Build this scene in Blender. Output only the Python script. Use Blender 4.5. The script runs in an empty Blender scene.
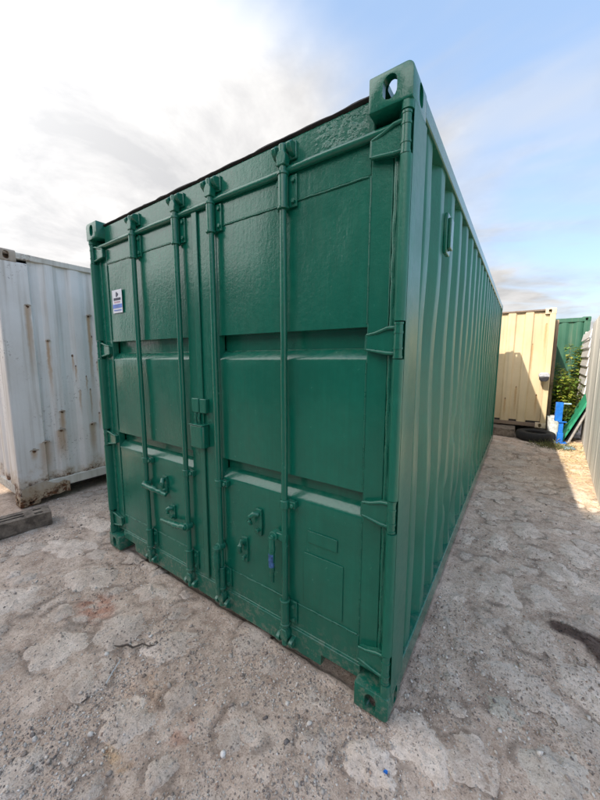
import bpy, bmesh, math, random
import numpy as np
from mathutils import Vector, Matrix, Euler

# ------------------------------------------------------------------ camera, sky, sun, exposure
scene = bpy.context.scene
col = scene.collection
R = math.radians
rng = np.random.default_rng(7)
random.seed(7)

cam_data = bpy.data.cameras.new('camera')
cam = bpy.data.objects.new('camera', cam_data)
col.objects.link(cam)
cam_data.sensor_width = 36.0
cam_data.sensor_fit = 'VERTICAL'
cam_data.sensor_height = 36.0
cam_data.lens = 36.0 * 322.223 / 800.0
cam_data.clip_start = 0.02
cam_data.clip_end = 2000
right = Vector((0.82503361, 0.56508227, 0.00125325))
down = Vector((0.07197366, -0.102883, -0.99208613))
fwd = Vector((-0.56048134, 0.8185946, -0.12555297))
m = Matrix.Identity(4)
for i in range(3):
    m[i][0] = right[i]; m[i][1] = -down[i]; m[i][2] = -fwd[i]
m[0][3], m[1][3], m[2][3] = 0.37010882, -1.21718829, 1.58333267
cam.matrix_world = m
scene.camera = cam

SUN_DIR = Vector((0.385, 1.16, -1.0)).normalized()      # direction the light travels
SUN_EL = math.asin(-SUN_DIR.z)
SUN_AZ = math.atan2(-SUN_DIR.x, -SUN_DIR.y)

sun_data = bpy.data.lights.new('sun', 'SUN')
sun_data.energy = 1.45
sun_data.angle = R(0.6)
sun_data.color = (1.0, 0.92, 0.80)
sun = bpy.data.objects.new('sun', sun_data)
col.objects.link(sun)
sun.rotation_euler = SUN_DIR.to_track_quat('-Z', 'Y').to_euler()
sun.location = (-6, -14, 14)

vs = scene.view_settings
vs.view_transform = 'Standard'
vs.look = 'None'
vs.exposure = 2.1
vs.gamma = 1.0
vs.use_curve_mapping = False

# node helper ------------------------------------------------------------------
class NT:
    def __init__(self, tree):
        self.t = tree; self.n = tree.nodes; self.l = tree.links
        self.n.clear()
    def _set(self, sock, v):
        if isinstance(v, bpy.types.NodeSocket):
            self.l.new(v, sock)
        elif v is not None:
            if hasattr(sock.default_value, '__len__') and not hasattr(v, '__len__'):
                v = [v] * len(sock.default_value)
            if hasattr(sock.default_value, '__len__') and len(sock.default_value) == 4 and len(v) == 3:
                v = tuple(v) + (1.0,)
            sock.default_value = v
    def node(self, typ, props=None, **ins):
        nd = self.n.new(typ)
        for k, v in (props or {}).items():
            setattr(nd, k, v)
        for k, v in ins.items():
            key = int(k[1:]) if k[0] == 'i' and k[1:].isdigit() else k.replace('_', ' ')
            self._set(nd.inputs[key], v)
        return nd
    def math(self, op, a, b=None, c=None, clamp=False):
        nd = self.n.new('ShaderNodeMath'); nd.operation = op; nd.use_clamp = clamp
        for i, v in enumerate((a, b, c)):
            if v is not None: self._set(nd.inputs[i], v)
        return nd.outputs[0]
    def vmath(self, op, a, b=None, out=0):
        nd = self.n.new('ShaderNodeVectorMath'); nd.operation = op
        self._set(nd.inputs[0], a)
        if b is not None: self._set(nd.inputs[1], b)
        return nd.outputs[out]
    def mix(self, f, a, b, blend='MIX'):
        nd = self.n.new('ShaderNodeMix'); nd.data_type = 'RGBA'; nd.blend_type = blend
        self._set(nd.inputs[0], f); self._set(nd.inputs[6], a); self._set(nd.inputs[7], b)
        return nd.outputs[2]
    def noise(self, vec, scale, detail=4.0, rough=0.55, dist=0.0, out=0):
        nd = self.node('ShaderNodeTexNoise', None, Scale=scale, Detail=detail, Roughness=rough, Distortion=dist)
        if vec is not None: self.l.new(vec, nd.inputs['Vector'])
        return nd.outputs[out]
    def voro(self, vec, scale, feature='F1', out=0, rand=1.0):
        nd = self.node('ShaderNodeTexVoronoi', {'feature': feature}, Scale=scale, Randomness=rand)
        if vec is not None: self.l.new(vec, nd.inputs['Vector'])
        return nd.outputs[out]
    def ramp(self, fac, stops):
        nd = self.n.new('ShaderNodeValToRGB')
        self._set(nd.inputs[0], fac)
        e = nd.color_ramp.elements
        while len(e) < len(stops): e.new(0.5)
        for el, (p, c) in zip(e, stops):
            el.position = p
            el.color = (c, c, c, 1) if not hasattr(c, '__len__') else tuple(c) + (1,)
        return nd.outputs[0]
    def sstep(self, v, a, b):
        nd = self.node('ShaderNodeMapRange', {'interpolation_type': 'SMOOTHSTEP'})
        self._set(nd.inputs[0], v); self._set(nd.inputs[1], a); self._set(nd.inputs[2], b)
        nd.inputs[3].default_value = 0; nd.inputs[4].default_value = 1
        return nd.outputs[0]
    def mapping(self, vec, scale=(1, 1, 1), loc=(0, 0, 0), rot=(0, 0, 0)):
        nd = self.n.new('ShaderNodeMapping')
        self.l.new(vec, nd.inputs[0])
        nd.inputs[1].default_value = loc; nd.inputs[2].default_value = rot; nd.inputs[3].default_value = scale
        return nd.outputs[0]

# world: Nishita sky with a procedural cloud layer --------------------------------
world = bpy.data.worlds.new('World')
scene.world = world
world.use_nodes = True
w = NT(world.node_tree)
sky = w.node('ShaderNodeTexSky', {'sky_type': 'NISHITA', 'sun_disc': False, 'sun_elevation': SUN_EL,
                                  'sun_rotation': SUN_AZ % (2 * math.pi), 'dust_density': 2.0, 'air_density': 1.0})
tc = w.node('ShaderNodeTexCoord')
d = w.vmath('NORMALIZE', tc.outputs['Generated'])
sx = w.node('ShaderNodeSeparateXYZ', None, Vector=d)
zc = w.math('ADD', w.math('MAXIMUM', sx.outputs[2], 0.0), 0.16)
px = w.math('DIVIDE', sx.outputs[0], zc); py = w.math('DIVIDE', sx.outputs[1], zc)
pc = w.node('ShaderNodeCombineXYZ', None, X=px, Y=py, Z=0.0).outputs[0]
big = w.noise(w.mapping(pc, (0.55, 0.55, 1), (3.1, 1.7, 0)), 1.0, 5.0, 0.56, 0.5)
wisp = w.noise(w.mapping(pc, (0.8, 1.5, 1), (0.4, 5.2, 0), (0, 0, R(-62))), 0.8, 4.0, 0.6, 0.9)
front = w.math('ADD', w.math('MULTIPLY', sx.outputs[0], -0.75), w.math('MULTIPLY', sx.outputs[1], -0.45))
cov = w.math('ADD', w.math('ADD', w.math('MULTIPLY', big, 1.2), w.math('MULTIPLY', front, 1.15)), -0.15)
cov = w.math('ADD', cov, w.math('MULTIPLY', w.math('SUBTRACT', 0.42, sx.outputs[2]), 1.45))
dens = w.sstep(cov, 0.04, 0.40)
wsp = w.math('MULTIPLY', w.sstep(wisp, 0.42, 0.70), 0.55)
dens = w.math('ADD', dens, wsp, clamp=True)
shade = w.noise(w.mapping(pc, (0.8, 0.8, 1), (7.7, 2.3, 0)), 2.3, 6.0, 0.62, 0.25)
cl = w.ramp(shade, [(0.34, (1.30, 1.30, 1.32)), (0.48, (1.60, 1.58, 1.575)), (0.60, (1.92, 1.89, 1.86))])
skyc = w.mix(0.62, sky.outputs[0], (1.35, 1.9, 2.75))
# cloud scatters light forward: brighter towards the sun, as thin cloud is
sd = w.node('ShaderNodeCombineXYZ', None, X=-SUN_DIR.x, Y=-SUN_DIR.y, Z=-SUN_DIR.z)
ct = w.vmath('DOT_PRODUCT', d, sd.outputs[0], out=1)
ph = w.math('POWER', w.math('MULTIPLY', w.math('ADD', ct, 1.0), 0.5), 4.0)
ph = w.math('ADD', 1.18, w.math('MULTIPLY', ph, 4.6))
cl = w.vmath('SCALE', cl); cl.node.inputs[3].default_value = 1.0
w.l.new(ph, cl.node.inputs[3])
colr = w.mix(dens, skyc, cl)
# ramp colours clamp above 1 nowhere: values are radiance, scaled by the background strength
bg = w.node('ShaderNodeBackground', None, Color=colr, Strength=0.085)
wo = w.node('ShaderNodeOutputWorld', None, Surface=bg.outputs[0])

# ------------------------------------------------------------------ materials
MATS = {}
def mat(name):
    mt = bpy.data.materials.new(name); mt.use_nodes = True
    MATS[name] = mt
    t = NT(mt.node_tree)
    bs = t.node('ShaderNodeBsdfPrincipled')
    out = t.node('ShaderNodeOutputMaterial', None, Surface=bs.outputs[0])
    geo = t.node('ShaderNodeNewGeometry')
    return t, bs, geo.outputs['Position']
def bump(t, bs, layers):
    prev = None
    for h, strength, dist in layers:
        nd = t.node('ShaderNodeBump', None, Strength=strength, Distance=dist, Height=h)
        if prev is not None: t.l.new(prev, nd.inputs['Normal'])
        prev = nd.outputs[0]
    t.l.new(prev, bs.inputs['Normal'])

def green_paint(name, base, rough=0.23, bubbles=False, mark_tint=0.0):
    t, bs, P = mat(name)
    n1 = t.noise(P, 1.7, 3, 0.6); n2 = t.noise(P, 22, 3, 0.6)
    strk = t.noise(t.mapping(P, (60, 60, 3.0)), 1.0, 3, 0.6)
    v = t.math('ADD', t.math('MULTIPLY', n1, 0.55), t.math('MULTIPLY', n2, 0.25))
    v = t.math('ADD', v, t.math('MULTIPLY', strk, 0.25))
    c = t.mix(t.sstep(v, 0.36, 0.72), tuple(b * 0.86 for b in base), tuple(b * 1.12 for b in base))
    # dust and grime film, thicker on what looks upwards
    nz = t.node('ShaderNodeSeparateXYZ', None, Vector=t.node('ShaderNodeNewGeometry').outputs['Normal']).outputs[2]
    up = t.math('MULTIPLY', t.sstep(nz, 0.2, 0.9), t.sstep(n2, 0.35, 0.75))
    film = t.math('MULTIPLY', t.sstep(t.noise(t.mapping(P, (3, 3, 0.8)), 2.2, 3, 0.65), 0.5, 0.85), 0.06)
    pz = t.node('ShaderNodeSeparateXYZ', None, Vector=P).outputs[2]
    mud = t.math('MULTIPLY', t.math('SUBTRACT', 1.0, t.sstep(pz, 0.02, 0.30)), t.sstep(t.noise(P, 30, 3, 0.75), 0.46, 0.68))
    film = t.math('ADD', film, t.math('MULTIPLY', mud, 0.6))
    c = t.mix(t.math('ADD', t.math('MULTIPLY', up, 0.14), film, clamp=True), c, (0.22, 0.22, 0.17))
    t._set(bs.inputs['Base Color'], c)
    t._set(bs.inputs['Roughness'], t.math('ADD', rough - 0.07, t.math('MULTIPLY', n2, 0.16)))
    bs.inputs['Specular IOR Level'].default_value = 0.5
    bs.inputs['Coat Weight'].default_value = 0.0 if rough > 0.35 else 0.2
    bs.inputs['Coat Roughness'].default_value = 0.12
    dent = t.noise(P, 2.6, 1, 0.5)
    peel = t.noise(P, 170, 1, 0.6)
    brush = t.noise(t.mapping(P, (35, 35, 6)), 1.6, 2, 0.6)
    lump = t.noise(P, 48, 2, 0.65)
    layers = [(dent, 0.55, 0.012), (brush, 0.45, 0.0018), (lump, 0.45, 0.0024), (peel, 0.25, 0.0006)]
    if bubbles:
        s = t.node('ShaderNodeSeparateXYZ', None, Vector=P)
        mx = t.math('MULTIPLY', t.sstep(s.outputs[0], -0.46, -0.34), t.sstep(s.outputs[2], 2.425, 2.45))
        mx = t.math('MULTIPLY', mx, t.math('SUBTRACT', 1.0, t.sstep(s.outputs[0], -0.23, -0.17)))
        b = t.math('MULTIPLY', t.math('MULTIPLY', t.noise(P, 62, 4, 0.7), t.sstep(t.noise(P, 34, 2, 0.6), 0.42, 0.62)), mx)
        layers.append((b, 0.7, 0.007))
    bump(t, bs, layers)
    return MATS[name]
GREEN = (0.0042, 0.128, 0.082)
green_paint('green_paint', GREEN)
green_paint('green_paint_header', GREEN, 0.23, True)
green_paint('green_paint_side', tuple(g * 1.06 for g in GREEN), 0.36)
green_paint('green_paint_rough', GREEN, 0.27)

def plain(name, base, rough=0.6, metal=0.0, var=0.25, nscale=18, bstr=0.3, bdist=0.002, spec=0.4):
    t, bs, P = mat(name)
    n = t.noise(P, nscale, 6, 0.65)
    c = t.mix(t.sstep(n, 0.3, 0.7), tuple(b * (1 - var) for b in base), tuple(min(1, b * (1 + var)) for b in base))
    t._set(bs.inputs['Base Color'], c)
    t._set(bs.inputs['Roughness'], t.math('ADD', rough - 0.1, t.math('MULTIPLY', n, 0.2)))
    bs.inputs['Metallic'].default_value = metal
    bs.inputs['Specular IOR Level'].default_value = spec
    bump(t, bs, [(t.noise(P, nscale * 5, 5, 0.7), bstr, bdist)])
    return MATS[name]
plain('roof_tar', (0.028, 0.024, 0.022), 0.75, 0, 0.5, 14, 0.6, 0.006)
plain('rubber', (0.012, 0.012, 0.013), 0.6)
plain('tyre_rubber', (0.016, 0.016, 0.017), 0.7, 0, 0.4, 30)
plain('bare_steel', (0.06, 0.15, 0.34), 0.38, 0.2, 0.6, 60)
plain('blue_paint', (0.015, 0.17, 0.62), 0.4)
plain('pale_blue', (0.32, 0.48, 0.62), 0.6)
plain('lamp_grey', (0.42, 0.43, 0.46), 0.5)
plain('lamp_dark', (0.03, 0.03, 0.035), 0.3)
plain('board_green', (0.03, 0.30, 0.16), 0.55)
plain('pole_grey', (0.34, 0.32, 0.30), 0.65)
plain('bucket_white', (0.62, 0.63, 0.62), 0.5)
plain('void_black', (0.012, 0.013, 0.015), 0.7)  # black for the shaded void under the leaning board
plain('stem', (0.10, 0.11, 0.04), 0.7)
plain('twig', (0.09, 0.07, 0.055), 0.8, 0, 0.4, 40)
plain('sticker_white', (0.70, 0.72, 0.78), 0.35, 0, 0.04)
plain('sticker_ink', (0.02, 0.025, 0.06), 0.4)
plain('sticker_red', (0.55, 0.30, 0.36), 0.4)
plain('sticker_blue', (0.10, 0.20, 0.58), 0.4)
plain('shed_cladding', (0.22, 0.23, 0.24), 0.6)
plain('shed_door', (0.15, 0.17, 0.20), 0.5)

# concrete for foot blocks
t, bs, P = mat('block_concrete')
n = t.noise(P, 12, 6, 0.75)
c = t.mix(t.sstep(n, 0.3, 0.7), (0.075, 0.058, 0.045), (0.26, 0.21, 0.165))
c = t.mix(t.sstep(t.voro(P, 60), 0.22, 0.05), c, (0.09, 0.085, 0.08))
t._set(bs.inputs['Base Color'], c); bs.inputs['Roughness'].default_value = 0.9
bump(t, bs, [(t.noise(P, 45, 8, 0.75), 0.7, 0.006)])

# rusty painted steel (white, cream and faded green containers)
def rusty_paint(name, paint, paint2, streaks=(), axis=1, amount=0.5, rough=0.55, spots=0.62, streakband=(0.52, 0.8), low=0.0):
    t, bs, P = mat(name)
    s = t.node('ShaderNodeSeparateXYZ', None, Vector=P)
    n0 = t.noise(P, 1.3, 6, 0.6)
    c = t.mix(t.sstep(n0, 0.3, 0.7), paint, paint2)
    # long vertical washes of dirt
    vert = t.noise(t.mapping(P, (14, 14, 0.6)), 1.0, 5, 0.6)
    c = t.mix(t.math('MULTIPLY', t.sstep(vert, streakband[0], streakband[1]), 0.45 * amount), c, (0.30, 0.25, 0.18))
    # chips: sparse clustered specks
    cluster = t.sstep(t.noise(P, 2.1, 4, 0.6), 0.50, 0.72)
    spec = t.sstep(t.noise(P, 34, 6, 0.75, 0.4), spots, spots + 0.06)
    chips = t.math('MULTIPLY', spec, cluster)
    small = t.sstep(t.noise(P, 75, 4, 0.7), 0.72, 0.76)
    chips = t.math('MAXIMUM', chips, t.math('MULTIPLY', small, 0.9))
    rustc = t.mix(t.sstep(t.noise(P, 55, 5, 0.7), 0.35, 0.7), (0.035, 0.018, 0.012), (0.22, 0.085, 0.03))
    wob = t.math('MULTIPLY', t.math('SUBTRACT', t.noise(P, 16, 4, 0.6), 0.5), 0.03)
    wob2 = t.math('MULTIPLY', t.math('SUBTRACT', t.noise(P, 38, 4, 0.7), 0.5), 0.06)
    tot = None
    for (y0, z0, ln, wd, core) in streaks:
        a = t.math('ABSOLUTE', t.math('ADD', t.math('SUBTRACT', s.outputs[axis], y0), wob))
        dz = t.math('SUBTRACT', z0, s.outputs[2])
        wd *= 1.5; ln *= 1.35
        side = t.math('SUBTRACT', 1.0, t.sstep(a, wd * 0.15, wd))
        fall = t.math('MULTIPLY', t.sstep(dz, -0.01, 0.012), t.math('SUBTRACT', 1.0, t.sstep(dz, ln * 0.25, ln)))
        st = t.math('MULTIPLY', side, fall)
        dzw = t.math('ADD', dz, wob2)
        r2 = t.math('ADD', t.math('MULTIPLY', t.math('MULTIPLY', a, a), 2.2), t.math('MULTIPLY', dzw, dzw))
        core *= 0.62
        head = t.math('MULTIPLY', t.math('SUBTRACT', 1.0, t.sstep(r2, core * core * 0.3, core * core * 1.2)), t.sstep(vert, 0.3, 0.5))
        chips = t.math('MAXIMUM', chips, head)
        tot = st if tot is None else t.math('MAXIMUM', tot, st)
    if tot is not None:
        tot = t.math('MULTIPLY', tot, t.math('ADD', 0.35, t.math('MULTIPLY', vert, 0.9)), clamp=True)
        c = t.mix(t.math('MULTIPLY', tot, 0.75), c, (0.42, 0.22, 0.07))
    if low:
        e = t.math('SUBTRACT', low, s.outputs[2])
        e = t.math('ADD', t.math('MULTIPLY', e, 1.6), t.math('SUBTRACT', t.noise(P, 7, 5, 0.7), 0.55))
        lo = t.sstep(e, 0.0, 0.18)
        c = t.mix(t.math('MULTIPLY', t.sstep(e, -0.16, 0.1), 0.55), c, (0.40, 0.27, 0.14))
        chips = t.math('MAXIMUM', chips, t.math('MULTIPLY', lo, t.sstep(t.noise(P, 24, 4, 0.7), 0.40, 0.56)))
    c = t.mix(chips, c, rustc)
    t._set(bs.inputs['Base Color'], c)
    t._set(bs.inputs['Roughness'], t.math('ADD', rough, t.math('MULTIPLY', chips, 0.3)))
    bump(t, bs, [(t.noise(P, 3, 3, 0.5), 0.5, 0.012), (t.math('SUBTRACT', t.noise(P, 60, 5, 0.7), chips), 0.5, 0.0016)])
    return MATS[name]
STREAKS = [(0.02, 2.13, 0.62, 0.028, 0.035), (0.17, 1.78, 0.55, 0.014, 0.022), (0.60, 2.09, 0.75, 0.018, 0.03),
           (0.24, 0.99, 0.30, 0.03, 0.035), (0.22, 0.78, 0.32, 0.05, 0.045), (0.55, 0.80, 0.36, 0.04, 0.04),
           (0.06, 0.67, 0.36, 0.06, 0.045), (-0.05, 0.60, 0.10, 0.03, 0.05), (0.40, 1.62, 0.18, 0.01, 0.025),
           (0.42, 1.50, 0.16, 0.01, 0.022), (0.44, 1.22, 0.25, 0.012, 0.022), (0.56, 1.22, 0.34, 0.012, 0.02),
           (0.52, 1.38, 0.18, 0.01, 0.02), (0.66, 1.10, 0.30, 0.01, 0.02), (0.64, 0.92, 0.2, 0.01, 0.022),
           (0.66, 1.55, 0.15, 0.01, 0.02), (0.68, 0.6, 0.12, 0.008, 0.02), (0.62, 1.85, 0.12, 0.008, 0.018)]
rusty_paint('white_paint', (0.68, 0.645, 0.60), (0.80, 0.78, 0.75), STREAKS, 1, 1.2, 0.5, 0.565, (0.45, 0.75), 0.32)
rusty_paint('white_paint_worn', (0.55, 0.53, 0.48), (0.70, 0.66, 0.58), (), 1, 1.0, 0.6, 0.50, (0.45, 0.7))
rusty_paint('rusty_rail', (0.36, 0.29, 0.22), (0.54, 0.47, 0.39), (), 1, 1.0, 0.7, 0.42, (0.4, 0.65), 0.22)
rusty_paint('cream_paint', (0.56, 0.43, 0.255), (0.67, 0.53, 0.335), [(0.30, 1.0, 0.5, 0.02, 0.03), (0.52, 1.9, 0.6, 0.015, 0.02),
            (0.12, 0.75, 0.4, 0.02, 0.03), (0.66, 0.85, 0.4, 0.02, 0.035), (0.72, 2.3, 0.6, 0.02, 0.02)], 0, 0.8, 0.6, 0.62, (0.5, 0.75))
rusty_paint('faded_green_paint', (0.012, 0.085, 0.05), (0.03, 0.115, 0.07), (), 0, 0.5, 0.6, 0.62)
rusty_paint('brown_rail', (0.16, 0.11, 0.08), (0.28, 0.20, 0.14), (), 0, 1.0, 0.7, 0.5)
rusty_paint('cream_trim', (0.58, 0.46, 0.32), (0.68, 0.55, 0.40), (), 0, 0.8, 0.65, 0.56)
rusty_paint('pink_trim', (0.52, 0.40, 0.32), (0.60, 0.48, 0.38), (), 0, 0.8, 0.65, 0.55)

# ground: dusty dirt over crumbled hardstanding, tinted by a vertex attribute (ground marks)
def ground_mat(name, dark, mid, light, attr=True, speck=1.0):
    t, bs, P = mat(name)
    big = t.noise(P, 1.4, 3, 0.6, 0.3); med = t.noise(P, 7.5, 4, 0.68, 0.4); fine = t.noise(P, 42, 4, 0.75)
    grit = t.noise(P, 160, 2, 0.8)
    v = t.math('ADD', t.math('MULTIPLY', big, 0.35), t.math('MULTIPLY', med, 0.5))
    v = t.math('ADD', v, t.math('MULTIPLY', fine, 0.42))
    v = t.math('ADD', v, t.math('MULTIPLY', grit, 0.34))
    c = t.ramp(t.sstep(v, 0.52, 1.06), [(0.0, dark), (0.5, mid), (1.0, light)])
    vn = t.node('ShaderNodeTexVoronoi', {'feature': 'F1'}, Scale=70.0)
    t.l.new(P, vn.inputs['Vector'])
    v1, vc = vn.outputs[0], vn.outputs[1]
    lum = t.node('ShaderNodeSeparateXYZ', None, Vector=vc)
    st = t.math('MULTIPLY', t.sstep(v1, 0.34, 0.22), t.sstep(lum.outputs[0], 0.50, 0.58))
    stc = t.mix(lum.outputs[1], (0.20, 0.165, 0.14), (0.68, 0.62, 0.55))
    c = t.mix(t.math('MULTIPLY', st, speck), c, stc)
    dk = t.sstep(t.noise(P, 95, 2, 0.8), 0.58, 0.68)
    c = t.mix(t.math('MULTIPLY', dk, 0.55), c, tuple(x * 0.35 for x in dark))
    if attr:
        at = t.node('ShaderNodeAttribute', {'attribute_name': 'tint'})
        c = t.mix(1.0, c, at.outputs['Color'], 'MULTIPLY')
    t._set(bs.inputs['Base Color'], c); bs.inputs['Roughness'].default_value = 0.95
    bs.inputs['Specular IOR Level'].default_value = 0.2
    bump(t, bs, [(med, 0.5, 0.02), (fine, 0.7, 0.010), (t.math('ADD', grit, t.math('MULTIPLY', st, 0.8)), 0.7, 0.004)])
    return MATS[name]
ground_mat('dirt', (0.27, 0.19, 0.142), (0.515, 0.395, 0.312), (0.78, 0.64, 0.53))
ground_mat('crust', (0.38, 0.29, 0.23), (0.61, 0.497, 0.41), (0.82, 0.70, 0.60), True, 0.9)

# loose stones and straw: colour per piece
def attr_mat(name, rough, bscale=90, trans=False):
    t, bs, P = mat(name)
    at = t.node('ShaderNodeAttribute', {'attribute_name': 'tint'})
    n = t.noise(P, bscale, 5, 0.7)
    c = t.mix(t.sstep(n, 0.25, 0.75), (0.72, 0.72, 0.72), (1.15, 1.15, 1.15))
    c = t.mix(1.0, c, at.outputs['Color'], 'MULTIPLY')
    t._set(bs.inputs['Base Color'], c); bs.inputs['Roughness'].default_value = rough
    bs.inputs['Specular IOR Level'].default_value = 0.3
    bump(t, bs, [(n, 0.4, 0.002)])
    if trans:
        tr = t.node('ShaderNodeBsdfTranslucent', None, Color=c)
        mx = t.node('ShaderNodeMixShader', None, Fac=0.35)
        t.l.new(bs.outputs[0], mx.inputs[1]); t.l.new(tr.outputs[0], mx.inputs[2])
        for nd in t.n:
            if nd.type == 'OUTPUT_MATERIAL': t.l.new(mx.outputs[0], nd.inputs[0])
attr_mat('gravel', 0.9)
attr_mat('straw', 0.8)
attr_mat('leaf', 0.5, 30, True)

# weathered fence boards
t, bs, P = mat('weathered_board')
g = t.noise(t.mapping(P, (22, 22, 0.9)), 1.0, 8, 0.7, 0.6)
oi = t.node('ShaderNodeObjectInfo')
c = t.mix(t.sstep(g, 0.3, 0.72), (0.58, 0.55, 0.49), (0.80, 0.77, 0.71))
c = t.mix(1.0, c, t.ramp(oi.outputs['Random'], [(0, 0.8), (1, 1.15)]), 'MULTIPLY')
t._set(bs.inputs['Base Color'], c); bs.inputs['Roughness'].default_value = 0.85
bump(t, bs, [(g, 0.6, 0.004)])
t, bs, P = mat('white_board')
g = t.noise(t.mapping(P, (3, 3, 14)), 2.0, 6, 0.7)
c = t.mix(t.sstep(g, 0.35, 0.75), (0.62, 0.59, 0.57), (0.82, 0.80, 0.79))
t._set(bs.inputs['Base Color'], c); bs.inputs['Roughness'].default_value = 0.75
bump(t, bs, [(g, 0.4, 0.003)])

# ------------------------------------------------------------------ mesh helpers
OFF = {}
def tag(o, label=None, cat=None, group=None, kind=None):
    if label: o['label'] = label
    if cat: o['category'] = cat
    if group: o['group'] = group
    if kind: o['kind'] = kind
    return o
def empty(name, loc, rz=0.0):
    o = bpy.data.objects.new(name, None); col.objects.link(o)
    o.location = loc; o.rotation_euler = (0, 0, rz); o.empty_display_size = 0.2
    return o
class MB:
    """collects shapes for one mesh; coordinates in the thing's frame"""
    def __init__(self): self.v = []; self.f = []
    def add(self, vs_, fs_):
        b = len(self.v)
        self.v += [tuple(p) for p in vs_]
        self.f += [tuple(b + i for i in f) for f in fs_]
        return self
    def box(self, x0, x1, y0, y1, z0, z1):
        return self.add([(x0, y0, z0), (x1, y0, z0), (x1, y1, z0), (x0, y1, z0), (x0, y0, z1), (x1, y0, z1), (x1, y1, z1), (x0, y1, z1)],
                        [(0, 3, 2, 1), (4, 5, 6, 7), (0, 1, 5, 4), (1, 2, 6, 5), (2, 3, 7, 6), (3, 0, 4, 7)])
    def tube(self, pts, rad, seg=12, cap=True):
        pts = [Vector(p) for p in pts]
        if not hasattr(rad, '__len__'): rad = [rad] * len(pts)
        rings = []
        for i, p in enumerate(pts):
            dr = (pts[min(i + 1, len(pts) - 1)] - pts[max(i - 1, 0)]).normalized()
            a = Vector((0, 0, 1)) if abs(dr.z) < 0.9 else Vector((1, 0, 0))
            u = dr.cross(a).normalized(); v = dr.cross(u).normalized()
            rings.append([p + rad[i] * (math.cos(k * 2 * math.pi / seg) * u + math.sin(k * 2 * math.pi / seg) * v) for k in range(seg)])
        vv = [q for r_ in rings for q in r_]
        ff = []
        for i in range(len(pts) - 1):
            for k in range(seg):
                k2 = (k + 1) % seg
                ff.append((i * seg + k, i * seg + k2, (i + 1) * seg + k2, (i + 1) * seg + k))
        if cap:
            ff.append(tuple(range(seg - 1, -1, -1)))
            ff.append(tuple((len(pts) - 1) * seg + k for k in range(seg)))
        return self.add(vv, ff)
    def extrude_z(self, poly, z0, z1):
        n_ = len(poly)
        vv = [(x, y, z0) for x, y in poly] + [(x, y, z1) for x, y in poly]
        ff = [tuple(range(n_ - 1, -1, -1)), tuple(range(n_, 2 * n_))]
        ff += [(i, (i + 1) % n_, n_ + (i + 1) % n_, n_ + i) for i in range(n_)]
        return self.add(vv, ff)
    def extrude_y(self, poly, y0, y1):      # poly in (x, z)
        n_ = len(poly)
        vv = [(x, y0, z) for x, z in poly] + [(x, y1, z) for x, z in poly]
        ff = [tuple(range(n_)), tuple(range(2 * n_ - 1, n_ - 1, -1))]
        ff += [((i + 1) % n_, i, n_ + i, n_ + (i + 1) % n_) for i in range(n_)]
        return self.add(vv, ff)
    def extrude_x(self, poly, x0, x1):      # poly in (y, z)
        n_ = len(poly)
        vv = [(x0, y, z) for y, z in poly] + [(x1, y, z) for y, z in poly]
        ff = [tuple(range(n_)), tuple(range(2 * n_ - 1, n_ - 1, -1))]
        ff += [((i + 1) % n_, i, n_ + i, n_ + (i + 1) % n_) for i in range(n_)]
        return self.add(vv, ff)
    def mesh(self, name):
        me = bpy.data.meshes.new(name)
        me.from_pydata(self.v, [], self.f)
        bm = bmesh.new(); bm.from_mesh(me)
        bmesh.ops.recalc_face_normals(bm, faces=bm.faces)
        bm.to_mesh(me); bm.free()
        return me
    def build(self, name, material, parent=None, bevel=0.0, smooth=40, seg=2, root=None):
        return link_mesh(name, self.mesh(name), material, parent, bevel, smooth, seg)
def link_mesh(name, me, material, parent=None, bevel=0.0, smooth=40, seg=2):
    if material and not me.materials: me.materials.append(MATS[material])
    if smooth:
        me.polygons.foreach_set('use_smooth', [True] * len(me.polygons))
        me.set_sharp_from_angle(angle=R(smooth))
    o = bpy.data.objects.new(name, me); col.objects.link(o)
    if parent: o.parent = parent
    if bevel:
        bv = o.modifiers.new('bevel', 'BEVEL'); bv.width = bevel; bv.segments = seg
        bv.limit_method = 'ANGLE'; bv.angle_limit = R(40); bv.harden_normals = False
    return o
def np_mesh(name, V, F, material, tint=None, parent=None, smooth=True):
    """V (n,3), F (m,k) arrays -> object"""
    me = bpy.data.meshes.new(name)
    k = F.shape[1]
    me.vertices.add(len(V)); me.vertices.foreach_set('co', np.ascontiguousarray(V, dtype=np.float32).ravel())
    me.loops.add(F.size); me.loops.foreach_set('vertex_index', np.ascontiguousarray(F, dtype=np.int32).ravel())
    me.polygons.add(len(F)); me.polygons.foreach_set('loop_start', np.arange(0, F.size, k, dtype=np.int32))
    if smooth: me.polygons.foreach_set('use_smooth', np.ones(len(F), dtype=bool))
    me.update(calc_edges=True); me.validate()
    if tint is not None:
        at = me.attributes.new('tint', 'FLOAT_COLOR', 'POINT')
        c4 = np.ones((len(V), 4), dtype=np.float32); c4[:, :3] = tint
        at.data.foreach_set('color', c4.ravel())
    me.materials.append(MATS[material])
    o = bpy.data.objects.new(name, me); col.objects.link(o)
    if parent: o.parent = parent
    return o

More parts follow.
